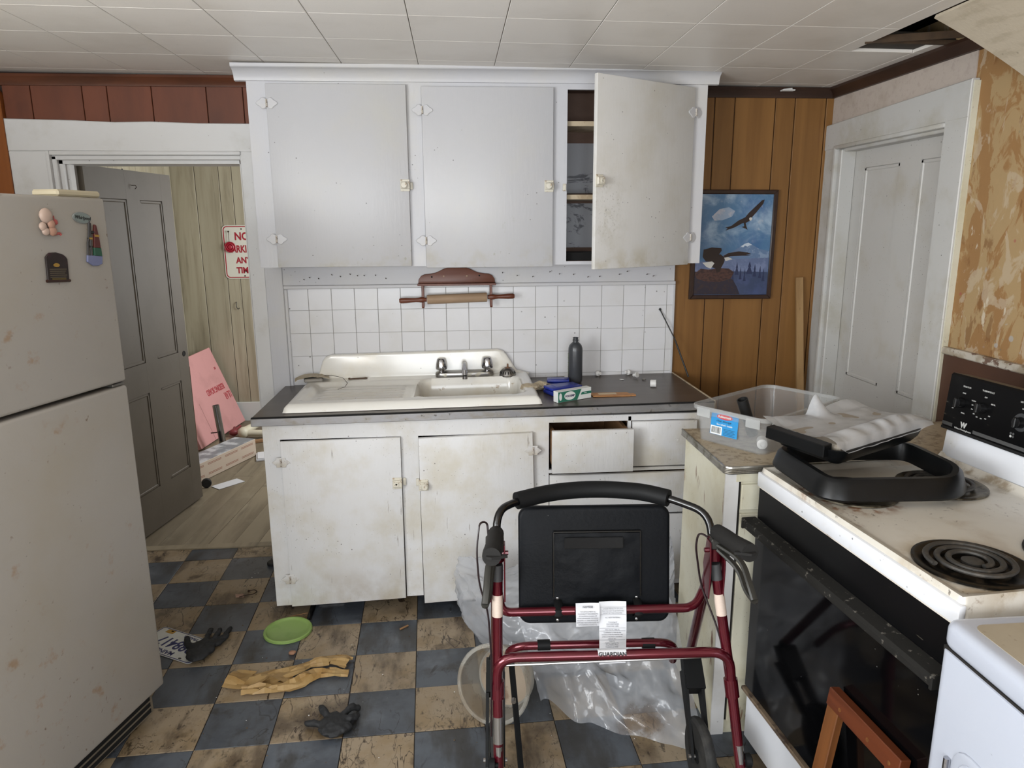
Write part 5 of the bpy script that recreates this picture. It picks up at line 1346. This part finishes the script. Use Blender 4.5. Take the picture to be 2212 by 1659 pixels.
for z, s_, sz in ((.6265, 'UNDER PENALTY OF LAW', .0052), (.620, 'THIS TAG NOT TO BE REMOVED', .0046), (.6138, 'EXCEPT BY THE CONSUMER', .0046), (.601, 'ALL NEW MATERIAL', .005), (.588, 'Consisting of', .005), (.582, 'POLYURETHANE', .005), (.576, 'FOAM PAD 100%', .005), (.566, 'REG. NO. PA 17856 (T)', .0045), (.558, 'Certification is made by the', .0048), (.552, 'manufacturer that the materials in this', .0042), (.546, 'article are described in accordance', .0044), (.540, 'with the law.', .0048), (.533, 'Made for', .005), (.5275, 'Medline Supplies, Inc.', .005), (.522, 'One Medline Place', .005), (.516, 'Mundelein, IL 60060', .0048), (.505, 'Date of delivery', .0045), (.499, 'Finished size', .0045)):
    tagtxt(t2, s_, .0045, z, sz, xs=.85)
for z in (.631, .609, .5705, .5625, .5365, .5105):
    obj('tag_rule', MB().box(-.029, .0805, z, .039, .0809, z + .0005), 'tag_ink', t2, smooth=0)

# ------------------------------------------------------------------ clear plastic bag and round tub on the floor
mat('film', 'd9dce2', .12, alpha=.42, trans=.4, spec=1.0, layers=[dict(c='c4c8d0', s=8, lo=.45, hi=.7, f=.6), dict(c='7a5a34', s=9, lo=.42, hi=.6, f=.8, m=[('pt', (.56, 1.97, .03), .03, .12)])], bump=.7, bscale=13)
def ridge(x, y, z, s_):
    return 1 - abs(fbm(x, y, z, s_, 3)) * 2.2
def bagf(d):
    n = .07 * fbm(d.x * 1.3, d.y * 1.3, d.z * 1.3, 1.6, 2) + .035 * ridge(d.x, d.y + 3, d.z, 3.2) + .012 * ridge(d.x + 7, d.y, d.z, 8)
    return 1 + n
bgm = MB().ball((.42, 2.45, .165), 1, 6, (.43, .21, .20), bagf)
for v in bgm.bm.verts:
    if v.co.x < .16:
        k = (.16 - v.co.x) / .2
        v.co.z *= 1 + .55 * k; v.co.y += .10 * k
    if v.co.x > .66: v.co.z *= 1 + .9 * min(1, (v.co.x - .66) / .15)
    v.co.z = max(v.co.z, .004)
    v.co.y = min(v.co.y, 2.772)
    v.co.x = min(v.co.x, .773)
def flap(u, v):
    a = Vector((.19, 2.28, .25)).lerp(Vector((.72, 2.27, .34)), u)
    b = Vector((.26, 2.12, .006)).lerp(Vector((.735, 1.85, .006)), u)
    p = a.lerp(b, v)
    k = math.sin(math.pi * v)
    p.z += .05 * k * (.4 + fbm(u * 2, v, 3, 1.6, 2)) + .012 * math.sin(13 * u + 5 * v) * (1 - v * .6) + .012 * ridge(u, v, 9, 5) * k
    p.y += .03 * fbm(u, v, 7, 3, 2)
    if u < .35: p.y += .07 * math.sin(u * 18 + .6) * v * (1 - u / .35)
    p.z = max(p.z, .005)
    return p
bgm.grid(80, 44, flap)
o = obj('plastic_bag', bgm, 'film', None, smooth=60)
tag(o, 'large crumpled clear plastic bag on the floor behind the walker', 'plastic bag')
mat('milky', 'b9b6ad', .3, alpha=.42, trans=.2, layers=[dict(c='8f7c60', s=8, lo=.45, hi=.68, f=.7)])
tubt = thing('plastic_tub', 'round milky plastic tub tipped on its side behind the walker', 'tub', (.092, 2.08, .126))
nm = Vector((-.42, -.80, .30)).normalized()
Mtb = nm.to_track_quat('Z', 'Y').to_matrix().to_4x4()
obj('tub_wall', MB().lathe([(0, -.12), (.098, -.12), (.103, -.115), (.119, -.02), (.120, 0), (.1165, 0), (.1155, -.02), (.100, -.112), (0, -.114)], 40, mtx=Mtb), 'milky', tubt)
obj('tub_rim', MB().lathe([(.118, -.012), (.128, -.012), (.130, -.002), (.127, .002), (.118, .002)], 40, mtx=Mtb, cap0=False, cap1=False), 'milky', tubt)
obj('tub_residue', MB().lathe([(0, 0), (.094, 0), (.094, .0006), (0, .0006)], 30, mtx=Mtb @ T((0, 0, -.1125))), mat('residue', '8b7c6a', .6, layers=[dict(c='5c4028', s=14, lo=.55, hi=.66, f=.7)]), tubt)
tubt.location.z = .135

# ------------------------------------------------------------------ things dropped on the kitchen floor
mat('glove_black', '17181a', .75, layers=[dict(c='26272a', s=16, lo=.45, hi=.7, f=.6)], bump=.2, bscale=60)
def glove(name, label, loc, rz_, fingers, palm, seed):
    mb = MB()
    mb.ball(palm[0], 1, 3, palm[1], lambda d: 1 + .12 * fbm(d.x + seed, d.y, d.z, 2.4, 3))
    for pts, r0 in fingers:
        pts = fillet(pts, .012, 4)
        n = len(pts)
        mb.tube(pts, [r0 * (1 - .15 * i / n) for i in range(n)], 10)
        mb.ball(pts[-1], r0 * .86, 2)
    o = obj(name, mb, 'glove_black', None, loc, (0, 0, rz_))
    md = o.modifiers.new('fuse', 'REMESH'); md.mode = 'VOXEL'; md.voxel_size = .0034; md.use_smooth_shade = True
    tx = D.textures.new(name, 'CLOUDS'); tx.noise_scale = .022
    md = o.modifiers.new('creases', 'DISPLACE'); md.texture = tx; md.strength = .011; md.mid_level = .6
    md = o.modifiers.new('soft', 'SMOOTH'); md.iterations = 1
    return tag(o, label, 'glove')
z0 = .012
glove('work_glove', 'black work glove lying on the white license plate', (-1.005, 2.575, .006), R(0),
      [([(.0, .03, z0), (-.005, .08, z0 + .004), (-.008, .125, z0)], .0125), ([(.022, .03, z0), (.03, .085, z0), (.028, .118, z0)], .0125), ([(.036, .02, z0), (.058, .075, z0), (.066, .132, z0)], .0115), ([(.04, .005, z0), (.062, .04, z0), (.072, .075, z0 + .004)], .0105), ([(-.03, -.01, z0), (-.062, .02, z0 + .004), (-.075, .048, z0 + .012)], .0145)],
      ((.0, -.02, .014), (.052, .075, .0165)), 1.0)
glove('work_glove', 'black crumpled glove lying alone on the checkered floor', (-.425, 2.095, .001), R(0),
      [([(-.02, .02, z0), (-.05, .06, z0 + .01), (-.062, .088, z0)], .0135), ([(-.03, -.01, z0), (-.07, .0, z0 + .008), (-.092, .008, z0)], .012), ([(.02, .03, z0 + .006), (.045, .06, z0 + .016), (.065, .075, z0)], .013), ([(.025, .01, z0), (.055, .01, z0 + .012), (.066, .035, z0)], .0125), ([(.0, -.03, z0), (.035, -.045, z0 + .006), (.05, -.02, z0)], .013)],
      ((.0, -.012, .016), (.05, .058, .019)), 5.0)
lpz = thing('license_plate', 'white trailer license plate with dark blue numbers half under a glove', 'license plate', (-1.124, 2.627, .003), R(151))
obj('plate', MB().prism(rrect(-.152, -.076, .152, .076, .012, 4), 0, .0016, 'z', bev=.0005), mat('plate_white', 'c9cbc8', .35, .1, layers=[grime('a9a698', 8, .5, .75, .5)]), lpz)
mat('plate_blue', '262a5c', .4)
obj('border', MB().tube([(a, b, .0016) for a, b in rrect(-.147, -.071, .147, .071, .010, 4)], .0016, 6, closed=True), 'plate_blue', lpz)
text('state_print', 'MAINE', .030, 'plate_blue', lpz, T((.0, .052, .0019)), bold=.0006)
text('number_print', '288417', .078, 'plate_blue', lpz, T((0, -.002, .0019)), xs=.82, bold=.0014)
text('class_print', 'TRAILER', .020, 'plate_blue', lpz, T((-.02, -.056, .0019)), bold=.0004)
obj('year_sticker', MB().box(.075, -.068, .0016, .115, -.046, .0021), mat('sticker_gold', 'a5802f', .5), lpz, smooth=0)
for x in (-.09, .09):
    for y in (.062, -.062):
        obj('bolt_hole', MB().lathe([(.0045, 0), (.0045, .0004)], 10, mtx=T((x, y, .0017)) @ Matrix.Diagonal((1.6, 1, 1, 1))), 'black_matte', lpz, smooth=0)
tag(obj('plastic_lid', MB().lathe([(0, .004), (.076, .004), (.082, .007), (.086, .012), (.091, .013), (.095, .010), (.096, .002), (.094, .0008), (.090, .002), (.088, .006), (.083, .002), (0, .001)], 48), mat('lime_plastic', '7f9a55', .4, layers=[dict(c='5f8433', s=12, lo=.5, hi=.7, f=.4), dict(c='2f3d1c', s=20, lo=.6, hi=.68, f=.8, m=[('pt', (-.06, -.045, .004), .0, .05)])]), None, (-.707, 2.688, .001)), 'round lime green plastic lid lying on the checkered floor', 'lid')
mat('wax_paper', 'b49563', .5, layers=[dict(c='9c7334', s=14, lo=.45, hi=.7, f=.6), dict(c='cbae76', s=9, lo=.55, hi=.75, f=.5)], alpha=.93, trans=.2)
cl = thing('paper_wrapping', 'crumpled yellow tan paper wrapping on the checkered floor', 'paper', (-.63, 2.38, .002))
def rib(pts, wds, seed, amp=.02):
    pts = [Vector(p) for p in pts]
    n = len(pts) - 1
    def f(u, v):
        t = u * n; i = min(int(t), n - 1); t -= i
        p = pts[i].lerp(pts[i + 1], t); w_ = wds[i] + (wds[i + 1] - wds[i]) * t
        d = (pts[min(i + 1, n)] - pts[max(i - 0, 0)]).normalized(); sd = Vector((-d.y, d.x, 0))
        q = p + sd * w_ * (v - .5)
        fold = abs(fbm(u * 3 + seed, v * 1.6, seed, 1.3, 2)) + .35 * abs(math.sin(5 * v + 4 * u + seed))
        edge = min(1, 4 * min(v, 1 - v))
        q.z = .003 + amp * fold * (.35 + .65 * edge) 
        q += sd * .012 * fbm(u, v, seed + 5, 6, 2)
        return q
    return f
obj('wide_strip', MB().grid(20, 8, rib([(-.215, .0, 0), (-.12, -.03, 0), (-.03, .01, 0), (.06, .055, 0), (.14, .085, 0), (.205, .055, 0)], [.10, .11, .075, .05, .06, .07], 2.0, .026)), 'wax_paper', cl, smooth=12)
obj('loose_strip', MB().grid(18, 7, rib([(-.15, -.085, 0), (-.06, -.075, 0), (.03, -.055, 0), (.10, .0, 0), (.21, -.005, 0)], [.04, .055, .07, .045, .05], 7.0, .030)), 'wax_paper', cl, smooth=12)
obj('fold_peak', MB().grid(14, 10, lambda u, v: (-.11 + .12 * u, -.07 + .08 * v + .02 * u, .004 + .045 * (1 - abs(2 * u - .9)) * (1 - v) ** .8 * (u > .02) + .004 * fbm(u, v, 2, 6, 2))), 'wax_paper', cl, smooth=12)
tag(obj('rubber_cap', MB().lathe([(0, .0), (.024, 0), (.026, .004), (.026, .012), (.022, .016), (0, .017)], 24), 'black_matte', None, (-.915, 3.30, .001)), 'black round rubber cap on the floor against the door casing', 'cap')  # loose round rubber cap
tag(obj('wire_hook', MB().tube(fillet([(-.985, 2.985, .004), (-.955, 3.0, .005), (-.93, 3.0, .006), (-.915, 3.025, .006), (-.935, 3.045, .006), (-.957, 3.035, .005)], .012, 4), .0022, 6).ball((-.957, 3.035, .005), .006, 1), 'nail_rust', None), 'bent dark wire hook on the floor near the base cabinet', 'wire')
tag(obj('paper_scrap', MB().grid(6, 5, lambda u, v: (-1.0 + .035 * u - .01 * v, 2.985 + .03 * v, .002 + .006 * abs(fbm(u, v, 3, 4, 2))), thick=.0006), mat('scrap_pink', '9d7f70', .7), None), 'small pinkish paper scrap beside the wire hook', 'paper scrap')
tag(obj('food_scrap', MB().ball((0, 0, .008), .012, 2, (1.2, .9, .7), lambda d: 1 + .3 * fbm(d.x, d.y, d.z, 2, 2)), mat('scrap_food', '8f6a52', .7), None, (-.655, 2.525, 0)), 'small pinkish brown scrap between the lid and the paper wrapping', 'scrap')
bk = thing('steel_bracket', 'dark steel angle bracket sticking out from under the base cabinet', 'bracket', (-.635, 2.80, .002))
obj('upright', MB().box(-.004, -.03, 0, .004, .10, .006).box(-.004, -.03, 0, .001, .10, .035), 'metal_dark' if 'metal_dark' in MATS else mat('metal_dark', '23211f', .5, .6), bk, smooth=0)
tag(obj('pen', MB().tube([(-.62, 2.905, .009), (-.60, 2.906, .009)], .0075, 10).tube([(-.60, 2.906, .009), (-.515, 2.912, .009)], .006, 10), 'steel', None), 'silver tube lying just under the base cabinet', 'tube')
tag(obj('straw', MB().tube([(-.725, 2.80, .003), (-.655, 2.825, .003)], .002, 6), 'raw_wood', None), 'thin brown splinter on the floor beside the lime lid', 'splinter')
tag(obj('cigarette_butt', MB().tube([(-.255, 2.66, .004), (-.225, 2.685, .004)], .004, 8), 'raw_wood', None), 'brown cigarette butt on the floor below the cabinet doors', 'butt')
cr = MB()
for k in range(160):
    x = random.uniform(-1.0, .9); y = random.uniform(1.7, 3.45); s_ = random.uniform(.0012, .004)
    if (-.8 < x and y > 2.78) or (x > .76 and y > 1.1): continue
    cr.ball((x, y, s_ * .5), s_, 1, (1, random.uniform(.5, 1.2), .6))
o = tag(obj('floor_crumbs', cr, mat('crumb', '57493a', .8), None), 'dark crumbs and grit scattered over the kitchen floor', 'crumbs'); o['kind'] = 'stuff'
cr = MB()
for k in range(70):
    x = random.uniform(-1.0, .9); y = random.uniform(1.8, 3.45); s_ = random.uniform(.001, .003)
    if (-.8 < x and y > 2.78) or (x > .76 and y > 1.1): continue
    cr.ball((x, y, s_ * .5), s_, 1, (1, random.uniform(.5, 1.2), .5))
o = tag(obj('paint_flakes', cr, 'white_plastic', None), 'tiny pale paint flakes scattered over the kitchen floor', 'flakes'); o['kind'] = 'stuff'

# ------------------------------------------------------------------ framed eagle picture and stick on the panelled wall
pc = thing('framed_picture', 'framed picture of two eagles and a snowy mountain on wood panelling', 'picture', (1.326, 3.4095, 1.2475), rot=(0, R(.4), 0))
PW, PH = .405, .512
mat('pic_frame', '33211a', .35, layers=[dict(c='1f130e', s=30, lo=.4, hi=.7, f=.5)])
for nme, poly in (('frame_side', [(-PW / 2, 0), (-PW / 2 + .02, .02), (-PW / 2 + .02, PH - .02), (-PW / 2, PH)]), ('frame_side', [(PW / 2, 0), (PW / 2, PH), (PW / 2 - .02, PH - .02), (PW / 2 - .02, .02)]), ('frame_top', [(-PW / 2, PH), (-PW / 2 + .02, PH - .02), (PW / 2 - .02, PH - .02), (PW / 2, PH)]), ('frame_bottom', [(-PW / 2, 0), (PW / 2, 0), (PW / 2 - .02, .02), (-PW / 2 + .02, .02)])):
    obj(nme, MB().prism(poly, -.022, -.001, 'y', bev=.003), 'pic_frame', pc)
x0, x1, zz0, zz1 = -PW / 2 + .02, PW / 2 - .02, .02, PH - .02
cv_ = obj('print', MB().box(x0, -.012, zz0, x1, -.008, zz1), mat('pic_sky', '4d7396', .3, coat=.3, layers=[dict(c='9fb3c6', s=7, lo=.45, hi=.7, f=.9, dist=.5, m=[('z', .22, .30)]), dict(c='36598a', s=5, lo=.5, hi=.7, f=.7, off=(3, 1, 2)), dict(c='c3c0c4', s=10, lo=.55, hi=.68, f=.8, m=[('n', 5, .5, .6), ('z', .25, .32)]), dict(c='2c3a5c', s=8, lo=.3, hi=.6, f=.9, m=[('z', .20, .12)])]), pc, smooth=0)
def paint(name, poly, m, k):
    """flat paint shape on the print; poly in zoom pixels of the picture"""
    q = [((x - 180) / 410 * (x1 - x0) + x0, (1132 - y) / 552 * (zz1 - zz0) + zz0) for x, y in poly]
    q = [(min(max(a, x0 + .0005), x1 - .0005), min(max(b, zz0 + .0005), zz1 - .0005)) for a, b in q]
    obj(name, MB().prism(q, -.0121 - k * .00015, -.0119, 'y'), m, cv_, smooth=0)
mat('p_mount', '5c7393', .4, coat=.3, layers=[dict(c='8b9cb3', s=40, lo=.5, hi=.6, f=.6), dict(c='43597c', s=20, lo=.5, hi=.65, f=.6)]); mat('p_snow', 'b9c3ce', .4); mat('p_mist', '5a6788', .4, coat=.3, layers=[dict(c='7a86a5', s=18, lo=.45, hi=.65, f=.6)])
mat('p_tree', '27304f', .4); mat('p_dark', '262230', .4, coat=.3, layers=[dict(c='3c2a26', s=60, lo=.5, hi=.62, f=.6)]); mat('p_brown', '2a1d1a', .4); mat('p_white', 'c5c2bc', .4); mat('p_nest', '4a2f28', .5, layers=[dict(c='2a1b1a', s=60, st=(1, 1, 2), lo=.45, hi=.6, f=.8)]); mat('p_deep', '36425f', .4, coat=.3, layers=[dict(c='46527c', s=12, lo=.45, hi=.65, f=.6)])
paint('mountain', [(335, 905), (380, 893), (420, 868), (445, 850), (470, 842), (500, 858), (535, 878), (588, 888), (588, 1000), (335, 1000)], 'p_mount', 1)
paint('snow_cap', [(430, 862), (450, 848), (470, 842), (492, 855), (478, 856), (466, 864), (452, 858), (442, 868)], 'p_snow', 2)
paint('mist', [(180, 950), (330, 935), (588, 925), (588, 1060), (180, 1060)], 'p_mist', 3)
paint('lake', [(180, 1010), (400, 1000), (588, 1005), (588, 1130), (180, 1130)], 'p_deep', 4)
for tx, ty_, tw in ((415, 950, 12), (437, 975, 8), (485, 945, 18), (515, 960, 11), (545, 970, 9), (565, 985, 9), (395, 985, 8), (460, 985, 8)):
    paint('pine', [(tx, ty_), (tx + tw * .5, ty_ + 30), (tx + tw * .3, ty_ + 32), (tx + tw, ty_ + 70), (tx - tw, ty_ + 70), (tx - tw * .3, ty_ + 32), (tx - tw * .5, ty_ + 30)], 'p_tree', 5)
paint('slope', [(180, 1000), (260, 1010), (340, 1025), (395, 1045), (420, 1085), (440, 1130), (180, 1130)], 'p_dark', 6)
paint('nest', [(185, 1010), (215, 985), (260, 990), (320, 982), (370, 985), (400, 1005), (385, 1040), (320, 1060), (240, 1055), (195, 1040)], 'p_nest', 7)
paint('eagle_wing', [(225, 880), (270, 868), (322, 872), (325, 885), (312, 905), (322, 925), (300, 950), (240, 945), (222, 920)], 'p_brown', 8)
paint('eagle_body', [(290, 925), (318, 905), (345, 925), (342, 950), (325, 985), (320, 1005), (302, 1005), (296, 985), (272, 975)], 'p_brown', 9)
paint('eagle_wing', [(335, 915), (365, 898), (420, 890), (470, 896), (490, 905), (460, 908), (488, 914), (440, 914), (380, 916), (345, 924)], 'p_brown', 9)
paint('eagle_head', [(340, 925), (360, 921), (378, 928), (387, 934), (372, 936), (350, 944)], 'p_white', 10)
paint('eagle_tail', [(222, 952), (275, 945), (288, 955), (270, 985), (245, 975)], 'p_white', 10)
paint('flying_wing', [(445, 700), (460, 680), (490, 650), (528, 612), (542, 608), (536, 630), (505, 672), (478, 705)], 'p_brown', 8)
paint('flying_body', [(425, 715), (450, 698), (478, 702), (470, 722), (440, 738)], 'p_brown', 9)
paint('flying_wing', [(440, 705), (405, 722), (370, 750), (336, 760), (350, 764), (338, 776), (385, 760), (425, 738), (450, 730)], 'p_brown', 8)
paint('flying_head', [(464, 708), (474, 703), (482, 712), (474, 722), (466, 720)], 'p_white', 10)
paint('flying_legs', [(436, 735), (446, 735), (452, 755), (460, 772), (448, 765), (425, 757), (440, 752)], 'p_brown', 9)
paint('cloud', [(260, 700), (300, 660), (350, 650), (385, 670), (370, 700), (320, 720), (275, 722)], mat('p_cloud', '8fa0b6', .4, coat=.3, layers=[dict(c='b7b3b8', s=26, lo=.45, hi=.6, f=.8)]), 1)
st2 = MB()
A, B = Vector((1.722, 3.262, .001)), Vector((1.668, 3.398, 1.347))
st2.box(-.009, -.017, 0, .009, .017, (B - A).length, bev=.001, mtx=align_z(A, B) @ RZ(62))
tag(obj('lumber_strip', st2, mat('lumber', '9a7a50', .7, layers=[dict(c='7a5a34', s=24, st=(1, 1, .08), lo=.4, hi=.65, f=.6), dict(c='4a2e18', s=16, kind='vor', st=(1, 1, .5), lo=.14, hi=.06, f=.8, m=[('n', 4, .5, .6)])]), None), 'narrow strip of raw lumber leaning in the panelled corner', 'lumber')
tag(obj('wire_clip', MB().box(0, 0, 0, .06, .03, .006, bev=.002).tube([(.01, .015, .006), (.05, .015, .01)], .004, 6), 'white_plastic', None, (1.50, 3.352, 2.192)), 'small white plastic cable clip under the ceiling near the wood panelling', 'clip')

# ------------------------------------------------------------------ things in the next room
fbm_ = thing('foam_board', 'pink rigid foam board leaning in the next room', 'foam board', (0, 0, 0))
o0 = Vector((-1.822, 6.0, .002)); xa = Vector((-.089, -.769, 0)).normalized(); ua = Vector((-.235, -.02, .615)); ua = (ua - xa * ua.dot(xa)).normalized(); na = xa.cross(ua)
fbm_.matrix_basis = Matrix(((xa.x, -na.x, ua.x, o0.x), (xa.y, -na.y, ua.y, o0.y), (xa.z, -na.z, ua.z, o0.z), (0, 0, 0, 1)))
obj('board', MB().prism([(0, 0), (.80, 0), (.80, .645), (.03, .67)], 0, .038, 'y', bev=.002), mat('pink_foam', 'c48f8d', .75, layers=[dict(c='b07f7c', s=6, lo=.45, hi=.7, f=.5)]), fbm_)
obj('score_line', MB().box(.56, .038, 0, .563, .0386, .30), 'pink_line' if 'pink_line' in MATS else mat('pink_line', '8f6664', .7), fbm_, smooth=0)
mat('red_print', 'a8323c', .6)
text('board_print', 'RESIDING BOARD', .068, 'red_print', fbm_, T((.235, .039, .345)) @ RZ(180) @ RX(90) @ RZ(180), xs=.56, bold=.001)
text('board_print', 'ULAR', .085, 'red_print', fbm_, T((.085, .039, .262)) @ RZ(180) @ RX(90) @ RZ(180), xs=.55, bold=.001)
text('board_print', 'INC', .03, 'red_print', fbm_, T((.10, .039, .50)) @ RZ(180) @ RX(90) @ RZ(180), xs=.6)
sg = thing('parking_sign', 'white metal no parking sign with red letters on the pantry wall', 'sign', (-1.703, 6.049, 1.195))
obj('sign_plate', MB().prism(rrect(-.152, 0, .152, .425, .035, 6), -.003, 0, 'y', bev=.0006), mat('sign_white', 'd0cec2', .35), sg)
mat('sign_red', '9c2433', .4)
obj('sign_border', MB().tube([(a, -.0032, b) for a, b in rrect(-.141, .011, .141, .414, .028, 6)], .0045, 6, closed=True, flat=.15, ref=(0, 1, 0)), 'sign_red', sg)
for s_, z, sz in (('NO', .335, .085), ('PARKING', .235, .078), ('ANY', .145, .066), ('TIME', .065, .066)):
    text('sign_print', s_, sz, 'sign_red', sg, T((.0 if s_ != 'PARKING' else .0, -.0036, z)) @ RX(90), bold=.0025, xs=.86 if s_ != 'PARKING' else .70)
for z in (.395, .022):
    obj('sign_hole', MB().lathe([(.006, 0), (.006, .0006)], 12, mtx=T((0, -.0032, z)) @ RX(90)), 'black_matte', sg, smooth=0)
rs = thing('ribbon_rosette', 'dark red ribbon rosette hanging on a cord over the parking sign', 'rosette', (-1.798, 6.035, 1.448))
obj('rosette', MB().lathe([(0, .012), (.012, .012), (.02, .004), (.026, .012), (.034, .004), (.040, .010), (.044, 0)], 24, mtx=RX(90)), 'sign_red', rs)
obj('cord', MB().tube([(-.003, -.004, .04), (-.002, -.002, .12)], .0022, 6).ball((-.002, -.004, .122), .008, 1), 'nail_rust', rs)
tag(obj('wire_hook', MB().tube(fillet([(0, .012, .03), (0, -.006, .028), (0, -.01, -.01), (.012, -.01, -.028), (.024, -.01, -.018)], .01, 4), .003, 6), 'black_matte', None, (-1.79, 6.045, .975)), 'small dark wire hook in the pantry panelling under the sign', 'hook')
tag(obj('hanging_cable', MB().tube(fillet([(-2.145, 5.05, 1.98), (-2.143, 5.06, 1.75), (-2.14, 5.12, 1.5), (-2.138, 5.2, 1.30)], .2, 6), .005, 8), 'black_matte', None), 'black cable hanging down the side wall behind the grey door', 'cable')
ca = thing('flooring_carton', 'long low white carton with brown print on the pantry floor', 'carton', (-1.452, 5.06, .002), R(249))
obj('carton', MB().box(0, -.17, 0, .95, 0, .122, bev=.002), mat('carton_cream', 'b9a998', .6), ca)
obj('carton_top', MB().box(.002, -.168, .122, .948, -.002, .1235), mat('carton_top', '7f8389', .4, layers=[dict(c='c9ccd0', s=6, lo=.5, hi=.6, f=.8)]), ca, smooth=0)
for z in (.100, .092, .034, .026):
    for k in range(5):
        obj('print_line', MB().box(.03 + k * .17, 0, z, .16 + k * .17, .0008, z + .003), mat('carton_ink', '8a5c4a', .6), ca, smooth=0)
ps_ = thing('jack_post', 'short shiny steel tube standing on its base in the next room', 'tube', (-1.74, 5.22, .001))
obj('tube', MB().lathe([(.024, .03), (.024, .34), (.021, .34), (.021, .06), (0, .06)], 20, mtx=T((.012, 0, 0)) @ RY(-5)), 'steel', ps_)
obj('slot', MB().box(-.008, -.026, .07, .008, -.022, .15, bev=.003, mtx=T((.012, 0, 0)) @ RY(-5)), 'black_matte', ps_)
obj('base_plate', MB().box(-.07, -.07, 0, .07, .07, .008, bev=.002).lathe([(.035, .008), (.03, .03), (.024, .035)], 16, mtx=T((.012, 0, 0))), 'metal_grey', ps_)
obj('cross_pin', MB().tube([(-.07, 0, .13), (-.01, 0, .135)], .004, 8), 'nail_rust', ps_)
tag(obj('pipe_fitting', MB().tube([(-1.66, 5.50, .05), (-1.60, 5.60, .075), (-1.50, 5.72, .10)], [.04, .028, .026], 12).ball((-1.66, 5.50, .05), .045, 2).tube([(-1.64, 5.50, .045), (-1.45, 5.50, .04)], .026, 12), mat('ivory', 'cfc9b4', .4), None), 'ivory plastic pipe fitting on the pantry floor', 'pipe fitting')
tag(obj('red_clamp', MB().ball((-1.755, 5.56, .035), .035, 2, (1, .8, .8)).tube([(-1.755, 5.57, .04), (-1.77, 5.64, .05), (-1.765, 5.69, .03)], .012, 8).tube([(-1.755, 5.57, .04), (-1.73, 5.66, .06)], .010, 8), mat('dull_red', '7a3236', .5), None), 'dull red clamp lying beside the ivory pipe fitting', 'clamp')
tag(obj('wood_scrap', MB().box(-.12, -.02, 0, .12, .02, .02, bev=.002), 'raw_wood', None, (-1.50, 5.40, .001), (0, 0, R(25))), 'short brown wood scrap by the carton in the next room', 'wood scrap')
tag(obj('paper_sheet', MB().box(-.09, -.045, 0, .09, .045, .002), 'tag_paper', None, (-1.475, 4.47, .0015), (0, 0, R(48))), 'white paper card lying on the plank floor', 'paper')
tag(obj('caster_wheel', MB().lathe([(.010, -.012), (.026, -.012), (.030, -.007), (.030, .007), (.026, .012), (.010, .012)], 24, mtx=T((-1.59, 4.42, .031)) @ RZ(20) @ RX(90)), 'tire', None), 'small dark caster wheel on the planks near the grey door', 'wheel')
tag(obj('book_stack', MB().box(-.11, -.08, 0, .11, .08, .012, bev=.001).box(-.10, -.075, .012, .105, .078, .02, bev=.001), 'tag_paper', None, (-1.33, 5.02, .0015), (0, 0, R(15))), 'bright white papers beside the carton in the next room', 'papers')
